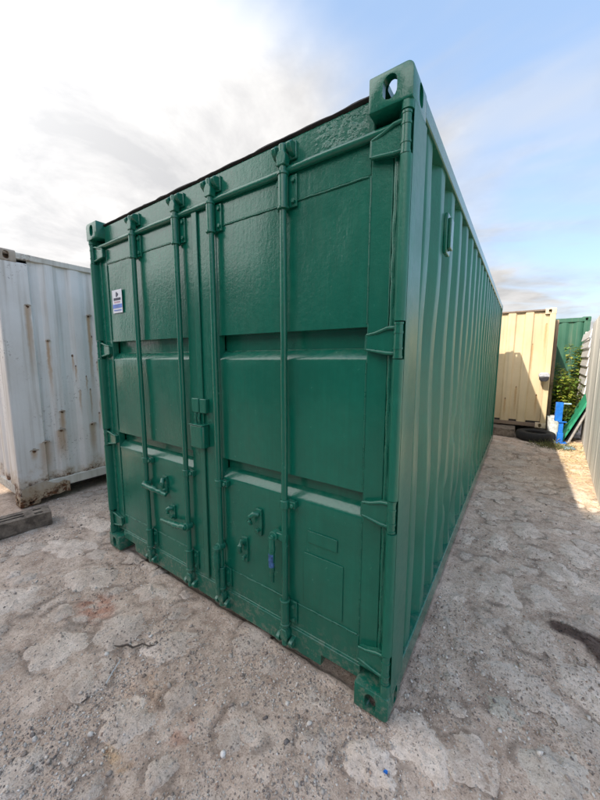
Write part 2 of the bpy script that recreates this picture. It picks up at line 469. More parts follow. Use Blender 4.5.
# numpy noise
_perm = rng.random((256, 256))
def vnoise(x, y):
    xi = np.floor(x).astype(int); yi = np.floor(y).astype(int)
    fx = x - xi; fy = y - yi
    fx = fx * fx * (3 - 2 * fx); fy = fy * fy * (3 - 2 * fy)
    g_ = lambda a, b: _perm[a % 256, b % 256]
    return (g_(xi, yi) * (1 - fx) + g_(xi + 1, yi) * fx) * (1 - fy) + (g_(xi, yi + 1) * (1 - fx) + g_(xi + 1, yi + 1) * fx) * fy
def fbm(x, y, sc, oct_=4, rough=0.55):
    s = 0; a = 1; tot = 0
    for i in range(oct_):
        s = s + a * vnoise(x * sc + 17.3 * i, y * sc - 9.1 * i); tot += a; a *= rough; sc *= 2.03
    return s / tot
def smooth01(v, a, b):
    t_ = np.clip((v - a) / (b - a), 0, 1); return t_ * t_ * (3 - 2 * t_)
def ground_h(x, y):
    x = np.asarray(x, float); y = np.asarray(y, float)
    h = (fbm(x, y, 1.3, 3) - 0.5) * 0.030 + (fbm(x + 40, y, 7.0, 4, 0.6) - 0.5) * 0.022 + (fbm(x, y + 30, 26.0, 2, 0.6) - 0.5) * 0.009
    fade = np.clip(1.2 - np.hypot(x + 1, y - 2) / 40.0, 0, 1)
    # scoured a little hollow under the container, clear of its corners
    dip = smooth01(x, -2.42, -2.36) * smooth01(-x, 0.02, 0.06) * smooth01(y, 0.05, 0.12) * smooth01(-y, -6.05, -5.9)
    dip = dip * (1 - (1 - smooth01(np.minimum(np.abs(x), np.abs(x + 2.438)), 0.10, 0.22)) * (1 - smooth01(np.minimum(np.abs(y), np.abs(y - 6.058)), 0.14, 0.26)))
    return h * fade - 0.012 - 0.05 * dip
def seg_dist(x, y, a, b):
    ax, ay = a; bx, by = b
    l2 = (bx - ax) ** 2 + (by - ay) ** 2
    t_ = np.clip(((x - ax) * (bx - ax) + (y - ay) * (by - ay)) / l2, 0, 1)
    return np.hypot(x - ax - t_ * (bx - ax), y - ay - t_ * (by - ay))
def mark_tint(x, y):
    """colour multiplier of marks on the yard: dark hammer shape, rust, chalk, straw colour"""
    x = np.asarray(x, float); y = np.asarray(y, float)
    out = np.ones(x.shape + (3,))
    wob = (fbm(x, y, 14, 4, 0.6) - 0.5) * 0.05
    # dark mark shaped like a hammer
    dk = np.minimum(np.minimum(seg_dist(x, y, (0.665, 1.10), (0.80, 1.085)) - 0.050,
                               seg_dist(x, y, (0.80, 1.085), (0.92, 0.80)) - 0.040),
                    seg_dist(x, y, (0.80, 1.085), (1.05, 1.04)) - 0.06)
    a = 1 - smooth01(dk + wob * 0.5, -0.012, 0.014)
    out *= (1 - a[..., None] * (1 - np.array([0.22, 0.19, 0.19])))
    # rust
    for (cx, cy, r_, k, colr_) in [(-1.80, -0.39, 0.16, 0.75, (0.80, 0.46, 0.36)), (-0.72, -0.52, 0.07, 0.6, (0.75, 0.5, 0.42)),
                                   (-1.02, -0.50, 0.12, 0.5, (0.95, 0.76, 0.58)), (-0.86, -0.72, 0.06, 0.7, (0.98, 0.75, 0.45))]:
        dd = np.hypot((x - cx) * 0.8, y - cy) + wob * 2.2
        a = (1 - smooth01(dd, r_ * 0.3, r_)) * k * smooth01(fbm(x, y, 30, 3), 0.35, 0.6)
        out *= (1 - a[..., None] * (1 - np.array(colr_)))
    # pale dust scrape
    a = (1 - smooth01(seg_dist(x, y, (-1.24, -0.50), (-0.97, -0.56)) + wob * 1.2, 0.0, 0.05)) * 0.5
    out *= (1 + a[..., None] * np.array([0.5, 0.5, 0.5]))
    # paler straw-coloured soil beside the board fence
    a = smooth01(x + wob * 2, 0.97, 1.06) * smooth01(y + 0.25 * x + wob * 3, 3.05, 3.35) * smooth01(-y, -7.4, -6.6)
    out *= (1 + a[..., None] * np.array([0.45, 0.38, 0.24]))
    # damp dark band under and along the container
    return out

GX0, GX1, GY1 = -2.438, 0.0, 6.058
def in_containers(x, y, mrg=0.0):
    g = (x > GX0 - mrg) & (x < GX1 + mrg) & (y > 0.10 - mrg) & (y < GY1 + mrg)
    w_ = (x < -3.9 + mrg) & (y > -0.2 - mrg) & (y < 5.9)
    c_ = (y > 7.0 - mrg) & (x < 0.86 + mrg)
    return g | w_ | c_

# ------------------------------------------------------------------ the yard
def axis(lo, hi, step, far):
    a = [lo]; s = step
    mid = list(np.arange(lo, hi, step))
    left = []; p = lo; s = step
    while p > -far:
        s *= 1.22; p -= s; left.append(p)
    r_ = []; p = mid[-1]; s = step
    while p < far:
        s *= 1.22; p += s; r_.append(p)
    return np.array(left[::-1] + mid + r_)
xs = axis(-4.3, 1.9, 0.017, 600); ys = axis(-1.4, 4.2, 0.019, 600)
XX, YY = np.meshgrid(xs, ys)
ZZ = ground_h(XX, YY)
V = np.stack([XX.ravel(), YY.ravel(), ZZ.ravel()], 1)
nx, ny = len(xs), len(ys)
idx = np.arange(nx * ny).reshape(ny, nx)
F = np.stack([idx[:-1, :-1].ravel(), idx[:-1, 1:].ravel(), idx[1:, 1:].ravel(), idx[1:, :-1].ravel()], 1)
ground = np_mesh('ground', V, F, 'dirt', mark_tint(XX, YY).reshape(-1, 3))
tag(ground, 'dusty brown yard of dirt, gravel and crumbled concrete', 'ground', None, 'structure')

# patches of old hardstanding that show through the dirt, each its own low dome
PATCHES = []
def patch_radius(cx, cy, rx, ry, rot, prof, X, Y):
    c_, s_ = math.cos(rot), math.sin(rot)
    u = ((X - cx) * c_ + (Y - cy) * s_) / rx; v = (-(X - cx) * s_ + (Y - cy) * c_) / ry
    th = np.mod(np.arctan2(v, u), 2 * np.pi) / (2 * np.pi) * len(prof)
    i0 = np.floor(th).astype(int) % len(prof); f_ = th - np.floor(th)
    return np.hypot(u, v) / (prof[i0] * (1 - f_) + prof[(i0 + 1) % len(prof)] * f_)
def patch_z(X, Y, rad, hgt):
    return ground_h(X, Y) * 0.6 - 0.003 + hgt * (1 - 1.7 * rad ** 2.5) + (fbm(X, Y, 13, 4, 0.7) - 0.5) * 0.032
def patch(cx, cy, rx, ry, rot, hgt=0.012, seed=0, tone=1.0):
    rg = np.random.default_rng(1000 + seed)
    nb, nr = 56, 8
    th = np.linspace(0, 2 * np.pi, nb, endpoint=False)
    # broken slab outline: a few straight-ish sides with worn corners
    ns = rg.integers(5, 8)
    ca = np.sort((np.arange(ns) + rg.uniform(-0.3, 0.3, ns)) * 2 * np.pi / ns)
    prof = np.full(nb, 9.0)
    for a in ca:
        cs = np.cos(th - a); dist = rg.uniform(0.78, 1.05)
        prof = np.where(cs > 0.15, np.minimum(prof, dist / np.maximum(cs, 0.15)), prof)
    prof = np.minimum(prof, 1.25)
    for _ in range(2): prof = (np.roll(prof, 1) + prof * 2 + np.roll(prof, -1)) / 4
    prof = prof * (1 + np.convolve(np.tile(rg.normal(0, 0.10, nb), 3), [0.3, 0.5, 0.3], 'same')[nb:2 * nb])
    rr = [0.0, 0.3, 0.55, 0.72, 0.84, 0.92, 0.98, 1.05]
    U = [0.0]; Vv = [0.0]; rad = [0.0]
    for r_ in rr[1:]:
        f_ = r_ * prof
        U += list(f_ * rx * np.cos(th)); Vv += list(f_ * ry * np.sin(th)); rad += [r_] * nb
    U = np.array(U); Vv = np.array(Vv); rad = np.array(rad)
    c_, s_ = math.cos(rot), math.sin(rot)
    X = cx + U * c_ - Vv * s_; Y = cy + U * s_ + Vv * c_
    VV = np.stack([X, Y, patch_z(X, Y, rad, hgt)], 1)
    FF = [(0, 1 + k, 1 + (k + 1) % nb) for k in range(nb)]
    for q in range(nr - 2):
        for k in range(nb):
            a = 1 + q * nb + k; b = 1 + q * nb + (k + 1) % nb
            FF += [(a, a + nb, b + nb), (a, b + nb, b)]
    tn = mark_tint(X, Y) * tone
    PATCHES.append((cx, cy, rx, ry, rot, prof, hgt))
    return np_mesh('concrete_patch', VV, np.array(FF), 'crust', tn, ground)
hand = [(0.34, 1.30, 0.15, 0.20, 0.2, 1.04), (0.62, 1.35, 0.13, 0.17, 0.5, 1.0), (0.56, 0.93, 0.14, 0.19, 0.5, 0.98), (0.76, 0.72, 0.14, 0.17, 0.5, 1.05),
        (0.87, 1.02, 0.10, 0.14, 0.2, 1.05), (0.42, 0.38, 0.075, 0.07, 0.1, (0.78, 0.84, 0.84)), (0.60, 0.24, 0.14, 0.12, 0.6, (0.92, 0.96, 0.97)),
        (0.11, 0.02, 0.11, 0.15, 0.9, 1.10), (-0.02, -0.16, 0.14, 0.10, 0.3, 1.06), (-0.33, -0.10, 0.12, 0.09, 0.6, 0.98),
        (0.85, 2.10, 0.12, 0.20, 0.1, 1.0), (0.52, 2.35, 0.13, 0.18, 0.3, 0.98), (0.30, 1.95, 0.10, 0.15, 0.1, 1.0), (0.72, 1.75, 0.12, 0.16, 0.8, 0.98),
        (-2.15, -0.28, 0.22, 0.15, 0.3, 1.03), (-1.62, -0.13, 0.16, 0.10, 0.2, 0.98), (-2.72, -0.22, 0.25, 0.14, 0.5, 1.05), (-2.95, 0.12, 0.22, 0.12, 0.2, 1.08),
        (-1.15, -0.30, 0.18, 0.11, 0.8, 1.02), (-1.62, -0.66, 0.17, 0.14, 0.1, 1.02), (-0.98, -0.62, 0.14, 0.1, 0.5, 1.0), (-2.3, -0.66, 0.2, 0.15, 0.4, 1.0)]
placed = []
for i, (cx, cy, rx, ry, ro, tone) in enumerate(hand):
    patch(cx, cy, rx, ry, ro, 0.0095, i, np.array(tone)); placed.append((cx, cy, max(rx, ry)))
k = 0; tries = 0
while k < 260 and tries < 16000:
    tries += 1
    x = random.uniform(-3.85, 1.45); y = random.uniform(-1.15, 6.8)
    if in_containers(np.array(x), np.array(y), 0.05): continue
    if x < -2.3 and y > 1.2: continue
    r_ = random.uniform(0.045, 0.15) * (1.0 if y < 3 else 1.25)
    if any(math.hypot(x - a, y - b) < (r_ + c_) * 0.86 for a, b, c_ in placed): continue
    if fbm(np.array(x), np.array(y), 0.9, 2) < 0.30: continue
    if x < 0 and y < 0 and random.random() < 0.65: continue
    patch(x, y, r_ * random.uniform(0.8, 1.3), r_ * random.uniform(0.75, 1.2), random.uniform(0, 3.1), random.uniform(0.003, 0.009), 100 + k, random.uniform(0.76, 0.98))
    placed.append((x, y, r_)); k += 1
# darker soil packed into the joints round the slabs
Xg, Yg = V[:, 0], V[:, 1]
joint = np.zeros(len(V))
for (cx, cy, rx, ry, ro, prof, hg) in PATCHES:
    mrg = 1.7 * max(rx, ry)
    near = np.nonzero((np.abs(Xg - cx) < mrg) & (np.abs(Yg - cy) < mrg))[0]
    if len(near) == 0: continue
    rd = patch_radius(cx, cy, rx, ry, ro, prof, Xg[near], Yg[near])
    joint[near] = np.maximum(joint[near], (1 - smooth01(np.abs(rd - 1.03) * max(rx, ry), 0.004, 0.03)))
joint *= smooth01(fbm(Xg, Yg, 9, 3), 0.42, 0.62)
tn = mark_tint(XX, YY).reshape(-1, 3) * (1 - 0.45 * joint[:, None])
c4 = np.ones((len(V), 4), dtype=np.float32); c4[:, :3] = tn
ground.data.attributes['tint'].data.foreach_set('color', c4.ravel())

# loose gravel: too many to count, one mesh
ico = bmesh.new(); bmesh.ops.create_icosphere(ico, subdivisions=1, radius=1.0)
IV = np.array([v.co[:] for v in ico.verts]); IF = np.array([[v.index for v in f.verts] for f in ico.faces]); ico.free()
def scatter(name, n_want, region, size, dens_near, kindtag, label, big=False):
    pts = []
    while sum(len(p) for p in pts) < n_want:
        x = rng.uniform(region[0], region[1], 20000); y = rng.uniform(region[2], region[3], 20000)
        dd = np.hypot(x - 0.37, y + 1.2)
        keep = (rng.random(20000) < np.clip((dens_near / np.maximum(dd, 0.4)) ** 1.4, 0, 1)) & ~in_containers(x, y, 0.0)
        keep &= rng.random(20000) < 0.12 + 1.1 * smooth01(fbm(x, y, 2.6, 4, 0.6), 0.40, 0.66)
        keep &= ~((x > -2.5) & (x < 0.02) & (y > 0.04) & (y < 6.1))
        pts.append(np.stack([x[keep], y[keep]], 1))
    pts = np.concatenate(pts)[:n_want]
    n_ = len(pts)
    zt = ground_h(pts[:, 0], pts[:, 1]); onp = np.zeros(n_, bool)
    for (cx, cy, rx, ry, ro, prof, hg) in PATCHES:
        near = np.nonzero((np.abs(pts[:, 0] - cx) < 1.6 * max(rx, ry)) & (np.abs(pts[:, 1] - cy) < 1.6 * max(rx, ry)))[0]
        if len(near) == 0: continue
        rd = patch_radius(cx, cy, rx, ry, ro, prof, pts[near, 0], pts[near, 1])
        z_ = np.where(rd < 1.0, patch_z(pts[near, 0], pts[near, 1], rd, hg), -1.0)
        onp[near] |= rd < 0.9
        zt[near] = np.maximum(zt[near], z_)
    keep = ~onp | (rng.random(n_) < 0.45)
    pts = pts[keep]; zt = zt[keep]; n_ = len(pts)
    s = np.clip(np.exp(rng.normal(math.log(size), 0.55, n_)), size * 0.4, size * 2.1)
    sc = s[:, None] * rng.uniform(0.6, 1.35, (n_, 3)); sc[:, 2] *= 0.7
    base = IV[None] * rng.uniform(0.78, 1.22, (n_, len(IV), 1))
    base = base * sc[:, None, :]
    a = rng.random(n_) * 6.283
    ca, sa = np.cos(a)[:, None], np.sin(a)[:, None]
    tx = rng.normal(0, 0.3, n_)[:, None]
    bx = base[..., 0] * ca - base[..., 1] * sa; by = base[..., 0] * sa + base[..., 1] * ca
    bz = base[..., 2] + bx * tx
    z0 = zt + sc[:, 2] * 0.35
    VV = np.stack([bx + pts[:, 0, None], by + pts[:, 1, None], bz + z0[:, None]], -1).reshape(-1, 3)
    FF = (IF[None] + (np.arange(n_) * len(IV))[:, None, None]).reshape(-1, 3)
    pal = np.array([(0.52, 0.45, 0.39), (0.66, 0.60, 0.54), (0.40, 0.33, 0.28), (0.30, 0.24, 0.20), (0.47, 0.39, 0.33), (0.20, 0.17, 0.155), (0.76, 0.71, 0.66), (0.42, 0.29, 0.22)])
    pr = np.array([0.27, 0.15, 0.2, 0.13, 0.15, 0.05, 0.02, 0.03])
    cc = pal[rng.choice(len(pal), n_, p=pr)] * rng.uniform(0.85, 1.15, (n_, 1)) * mark_tint(pts[:, 0], pts[:, 1])
    o = np_mesh(name, VV, FF, 'gravel', np.repeat(cc, len(IV), 0), None, False)
    tag(o, label, 'gravel', None, 'stuff')
    return o
scatter('gravel', 56000, (-3.9, 1.5, -1.25, 6.6), 0.0027, 1.3, 'stuff', 'fine grey and brown gravel scattered over the yard')
scatter('pebbles', 3000, (-3.9, 1.5, -1.25, 6.6), 0.0055, 1.6, 'stuff', 'coarser pale pebbles lying loose among the gravel')

# ------------------------------------------------------------------ shipping containers
def stadium(w_, h_, n_=10):
    """outline of an oval hole, w_ wide, h_ high, centred"""
    r_ = min(w_, h_) / 2; out = []
    if h_ >= w_:
        for k in range(n_ + 1):
            a = math.pi * k / n_; out.append((r_ * math.cos(a), h_ / 2 - r_ + r_ * math.sin(a)))
        for k in range(n_ + 1):
            a = math.pi + math.pi * k / n_; out.append((r_ * math.cos(a), -h_ / 2 + r_ + r_ * math.sin(a)))
    else:
        out = [(y, -x) for x, y in stadium(h_, w_, n_)]
    return out
_cast = None
def casting_mesh():
    """ISO corner casting, front-right-top corner at the origin: x -.162..0, y 0...178, z -.118..0"""
    global _cast
    if _cast: return _cast
    bm = bmesh.new(); bmesh.ops.create_cube(bm, size=1.0)
    for v in bm.verts:
        v.co = ((v.co.x - 0.5) * 0.162, (v.co.y + 0.5) * 0.178, (v.co.z - 0.5) * 0.118)
    def on(e, f): return all(f(v.co) for v in e.verts)
    ed = [e for e in bm.edges if on(e, lambda c: c.x > -0.001 and c.z > -0.001)]
    bmesh.ops.bevel(bm, geom=ed, offset=0.026, segments=5, affect='EDGES', profile=0.5)
    ed = [e for e in bm.edges if e.calc_face_angle(0) > 0.7]
    bmesh.ops.bevel(bm, geom=ed, offset=0.006, segments=2, affect='EDGES', profile=0.5)
    base = bpy.data.objects.new('tmp', bpy.data.meshes.new('tmp')); bm.to_mesh(base.data); bm.free(); col.objects.link(base)
    cut = MB()
    cutters = []
    a = MB(); a.box(-0.134, -0.026, 0.028, 0.152, -0.094, -0.026); cutters.append(a)
    a = MB(); a.extrude_y([(x - 0.083, z - 0.057) for x, z in stadium(0.052, 0.080)], -0.02, 0.06); cutters.append(a)
    a = MB(); a.extrude_x([(y + 0.10, z - 0.060) for y, z in stadium(0.050, 0.078)], -0.06, 0.02); cutters.append(a)
    a = MB(); a.extrude_z([(x - 0.078, y + 0.089) for x, y in stadium(0.064, 0.118)], -0.06, 0.02); cutters.append(a)
    tmp = [base]
    for c_ in cutters:
        o = bpy.data.objects.new('tmp', c_.mesh('tmp')); col.objects.link(o); tmp.append(o)
        bo = base.modifiers.new('b', 'BOOLEAN'); bo.object = o; bo.operation = 'DIFFERENCE'; bo.solver = 'EXACT'
    dg = bpy.context.evaluated_depsgraph_get()
    me = bpy.data.meshes.new_from_object(base.evaluated_get(dg))
    for o in tmp:
        bpy.data.objects.remove(o)
    _cast = me
    return me
def casting(parent, x, y, z, sx_, sy_, sz_, material):
    me = casting_mesh().copy()
    me.materials.clear()
    me.transform(Matrix.Translation((x, y, z)) @ Matrix.Diagonal((sx_, sy_, sz_, 1)))
    if sx_ * sy_ * sz_ < 0: me.flip_normals()
    me.name = 'corner_casting'
    return link_mesh('corner_casting', me, material, parent, 0, 35)

def corr_profile(length, pitch=0.278, flat_out=0.072, slope=0.068, flat_in=0.070, depth=0.036, start=0.0, rnd=0.006):
    """(s, d) points of a trapezoidal sheet, d = 0 outside, -depth inside"""
    pts = [(0.0, -depth)]
    s = start
    cr = []
    while s + 2 * slope + flat_out < length:
        cr += [(s, -depth), (s + slope, 0.0), (s + slope + flat_out, 0.0), (s + 2 * slope + flat_out, -depth)]
        s += pitch
    cr = [(0.0, -depth)] + cr + [(length, -depth)]
    out = [cr[0]]
    for i in range(1, len(cr) - 1):
        p0, p, p1 = [Vector(q) for q in (cr[i - 1], cr[i], cr[i + 1])]
        a = (p0 - p); b = (p1 - p)
        if a.length < 1e-4 or b.length < 1e-4: continue
        e = min(rnd, a.length * 0.4, b.length * 0.4)
        out += [tuple(p + a.normalized() * e), tuple(p + (a.normalized() + b.normalized()) * e * 0.28), tuple(p + b.normalized() * e)]
    out.append(cr[-1])
    return out
def corr_sheet(prof, z0, z1, rows, place, dent=None):
    """place(s, d, z) -> point"""
    vv = []; n_ = len(prof)
    for j in range(rows + 1):
        z = z0 + (z1 - z0) * j / rows
        for s, d_ in prof:
            dd = dent(s, z, d_) if dent else 0.0
            vv.append(place(s, d_ + dd, z))
    ff = [(j * n_ + i, j * n_ + i + 1, (j + 1) * n_ + i + 1, (j + 1) * n_ + i) for j in range(rows) for i in range(n_ - 1)]
    return vv, ff

def plain_container(name, label, loc, rz, L, W, H, paint, rail, prof_kw, casting_mat, roof_mat, group=None, rail_h=0.10, post_w=0.13, rail_z=0.025):
    """length along local y from 0 to L, width along x from -W to 0, origin at one bottom corner"""
    e = empty(name, loc, rz)
    tag(e, label, 'container', group)
    for ix in (0, 1):
        for iy in (0, 1):
            for iz in (0, 1):
                casting(e, -W * ix, L * iy, H * iz, -1 if ix else 1, -1 if iy else 1, 1 if iz else -1, casting_mat)
            x0, x1 = ((-post_w, -0.004) if not ix else (-W + 0.004, -W + post_w))
            y0, y1 = ((0.004, post_w) if not iy else (L - post_w, L - 0.004))
            MB().box(x0, x1, y0, y1, 0.112, H - 0.112).build('corner_post', paint, e, 0.012)
    for x0, x1 in ((-0.07, -0.002), (-W + 0.002, -W + 0.07)):
        MB().box(x0, x1, 0.17, L - 0.17, rail_z, rail_z + rail_h + 0.04).build('bottom_rail', rail, e, 0.006)
        MB().box(x0, x1, 0.17, L - 0.17, H - 0.02 - rail_h, H - 0.02).build('top_rail', rail, e, 0.006)
    for y0, y1 in ((0.002, 0.07), (L - 0.07, L - 0.002)):
        MB().box(-W + 0.155, -0.155, y0, y1, rail_z, rail_z + rail_h + 0.04).build('bottom_rail', rail, e, 0.006)
        MB().box(-W + 0.155, -0.155, y0, y1, H - 0.02 - rail_h, H - 0.02).build('top_rail', rail, e, 0.006)
    zz0, zz1 = rail_z + 0.08, H - 0.06
    pr = corr_profile(L - 2 * post_w + 0.01, **prof_kw)
    for sgn, xo in ((1, -0.012), (-1, -W + 0.012)):
        vv, ff = corr_sheet(pr, zz0, zz1, 6, lambda s, d_, z: (xo + sgn * d_, s + post_w - 0.005, z))
        MB().add(vv, ff).build('side_wall', paint, e, 0, 50)
    pr = corr_profile(W - 2 * post_w + 0.01, **prof_kw)
    for sgn, yo in ((1, 0.012), (-1, L - 0.012)):
        vv, ff = corr_sheet(pr, zz0, zz1, 6, lambda s, d_, z: (-s - post_w + 0.005, yo - sgn * d_, z))
        MB().add(vv, ff).build('end_wall', paint, e, 0, 50)
    MB().box(-W + 0.03, -0.03, 0.03, L - 0.03, H - 0.045, H - 0.03).build('roof', roof_mat, e)
    MB().box(-W + 0.05, -0.05, 0.05, L - 0.05, 0.10, 0.14).build('floor', 'roof_tar', e)
    return e

# ---- the green container: the subject -------------------------------------------------
W_, H_, L_ = 2.438, 2.591, 6.058
gc = empty('shipping_container', (0, 0, 0))
tag(gc, 'freshly painted dark green shipping container with closed double doors and locking bars', 'container')
GP = 'green_paint'
for ix in (0, 1):
    for iy in (0, 1):
        for iz in (0, 1):
            casting(gc, -W_ * ix, L_ * iy, H_ * iz, -1 if ix else 1, -1 if iy else 1, 1 if iz else -1, GP)
HINGE_Z = [2.375, 1.655, 0.945, 0.245]
def front_post(mirror):
    X = (lambda x: -W_ - x) if mirror else (lambda x: x)
    arc = [(-0.023 + 0.021 * math.cos(a), 0.024 - 0.021 * math.sin(a)) for a in np.linspace(0, math.pi / 2, 7)]
    nose = [(-0.044, 0.052), (-0.044, 0.022), (-0.039, 0.008), (-0.032, 0.003)] + arc[::-1] + [(-0.002, 0.052)]
    back = [(-0.062, 0.080), (-0.062, 0.0515), (-0.0035, 0.0515), (-0.0035, 0.030), (-0.001, 0.028), (-0.001, 0.200), (-0.004, 0.205), (-0.045, 0.205), (-0.045, 0.09)]
    mb = MB().extrude_z([(X(x), y) for x, y in back], 0.114, H_ - 0.114)
    zs = [0.1145]
    for hz in sorted(HINGE_Z): zs += [hz - 0.072, hz + 0.072]
    zs.append(H_ - 0.1145)
    for i in range(0, len(zs) - 1, 2):
        mb.extrude_z([(X(x), y) for x, y in nose], zs[i], zs[i + 1])
    mb.build('corner_post', 'green_paint_side', gc, 0, 35)
front_post(False); front_post(True)
MB().box(-0.12, -0.001, L_ - 0.16, L_ - 0.003, 0.114, H_ - 0.114).build('corner_post', GP, gc, 0.01)
MB().box(-W_ + 0.001, -W_ + 0.12, L_ - 0.16, L_ - 0.003, 0.114, H_ - 0.114).build('corner_post', GP, gc, 0.01)

# header with drip rail, sill with cut-outs
hd = MB().box(-W_ + 0.155, -0.155, 0.058, 0.13, 2.425, 2.562).build('header', 'green_paint_header', gc, 0.006)
drip = [(-W_ + 0.07, 0.047, 2.424)] + [(x, 0.046 + random.uniform(-0.001, 0.001), 2.424 + random.uniform(-0.002, 0.002)) for x in np.linspace(-W_ + 0.2, -0.2, 14)] + [(-0.07, 0.047, 2.424)]
MB().tube(drip, 0.0165, 12).build('drip_rail', GP, hd, 0, 60)
MB().extrude_y([(-W_ + 0.155, 0.092), (-2.12, 0.092), (-2.12, 0.032), (-0.366, 0.032), (-0.366, 0.092), (-0.155, 0.092), (-0.155, 0.158), (-W_ + 0.155, 0.158)][::-1], 0.048, 0.125).build('door_sill', GP, gc, 0.004)
MB().box(-W_ + 0.16, -0.16, 0.18, 0.20, 0.0, 0.16).build('cross_member', 'roof_tar', gc)
# roof with its dark tarred front edge
rf = MB(); n_ = 70; vv = []; ff = []
for x in np.linspace(-W_ + 0.16, -0.16, n_):
    a = float(fbm(np.array(x), np.array(3.3), 9, 3)) - 0.5
    zt = 2.580 + 0.012 * a; yf = 0.050 - 0.012 * a
    vv += [(x, yf + 0.008, 2.5622), (x, yf, 2.570), (x, yf + 0.003, zt - 0.004), (x, yf + 0.012, zt), (x, 0.165, zt), (x, 0.165, 2.5622)]
for i in range(n_ - 1):
    ff += [(i * 6 + k, i * 6 + (k + 1) % 6, (i + 1) * 6 + (k + 1) % 6, (i + 1) * 6 + k) for k in range(6)]
ff += [tuple(range(6)), tuple((n_ - 1) * 6 + k for k in range(6))[::-1]]
rf.add(vv, ff).build('roof_edge', 'roof_tar', gc, 0, 50)
MB().box(-W_ + 0.02, -0.02, 0.165, L_ - 0.10, 2.545, 2.565).build('roof', 'roof_tar', gc)
MB().box(-W_ + 0.06, -0.06, 0.15, L_ - 0.06, 0.12, 0.155).build('floor', 'roof_tar', gc)

# rails and corrugated walls
for x0, x1 in ((-0.058, -0.002), (-W_ + 0.002, -W_ + 0.058)):
    MB().box(x0, x1, 0.176, L_ - 0.176, 2.502, 2.572).build('top_rail', GP, gc, 0.006)
    MB().box(x0, x1, 0.176, L_ - 0.176, 0.034, 0.150).build('bottom_rail', GP, gc, 0.006)
DENTS = [(0.74, 0.62, 0.10, 0.22, 0.020), (1.02, 0.78, 0.09, 0.12, 0.030), (1.26, 0.62, 0.10, 0.09, 0.034), (1.62, 0.34, 0.16, 0.16, 0.034), (1.05, 0.30, 0.12, 0.12, 0.02),
         (2.3, 0.42, 0.2, 0.18, 0.03), (3.2, 0.5, 0.25, 0.25, 0.03), (0.6, 1.5, 0.3, 0.35, 0.010), (2.0, 1.3, 0.4, 0.4, 0.012), (4.1, 0.9, 0.3, 0.4, 0.02), (1.5, 1.05, 0.12, 0.10, 0.016)]
def dent(s, z, d_):
    v = 0.0; y = s + 0.2
    for (cy, cz, ry, rz_, dp) in DENTS:
        q = ((y - cy) / ry) ** 2 + ((z - cz) / rz_) ** 2
        if q < 6: v -= 1.5 * dp * math.exp(-q * 1.3) * (1.0 if d_ > -0.02 else 0.25)
    v += (fbm(np.array(y), np.array(z), 2.3, 3) - 0.5) * 0.012
    return float(v)
pr = corr_profile(L_ - 0.34, pitch=0.280, start=0.03, slope=0.056, flat_out=0.084, depth=0.042, rnd=0.008)
vv, ff = corr_sheet(pr, 0.13, 2.52, 60, lambda s, d_, z: (-0.012 + d_, s + 0.19, z), dent)
MB().add(vv, ff).build('side_wall', 'green_paint_side', gc, 0, 60)
vv, ff = corr_sheet(pr, 0.13, 2.52, 4, lambda s, d_, z: (-W_ + 0.012 - d_, s + 0.19, z))
MB().add(vv, ff).build('side_wall', GP, gc, 0, 60)
vv, ff = corr_sheet(corr_profile(W_ - 0.2), 0.1, 2.52, 4, lambda s, d_, z: (-s - 0.1, L_ - 0.02 + d_, z))
MB().add(vv, ff).build('end_wall', GP, gc, 0, 60)
MB().box(-W_ + 0.15, -0.15, L_ - 0.06, L_ - 0.002, 0.02, 0.15).build('bottom_rail', GP, gc, 0.005)
MB().box(-W_ + 0.15, -0.15, L_ - 0.06, L_ - 0.002, 2.5, 2.57).build('top_rail', GP, gc, 0.005)
# ventilator cover on the side wall
vt = MB()
vt.extrude_x([(0.655, 2.13), (0.735, 2.13), (0.745, 2.15), (0.745, 2.31), (0.735, 2.33), (0.655, 2.33), (0.645, 2.31), (0.645, 2.15)], -0.014, 0.006)
vt.extrude_x([(0.66, 2.155), (0.73, 2.155), (0.73, 2.305), (0.66, 2.305)], 0.0055, 0.022)
vent = vt.build('vent_cover', GP, gc, 0.005)
MB().box(0.000, 0.020, 0.7302, 0.7330, 2.165, 2.295).build('vent_slot', 'rubber', vent)

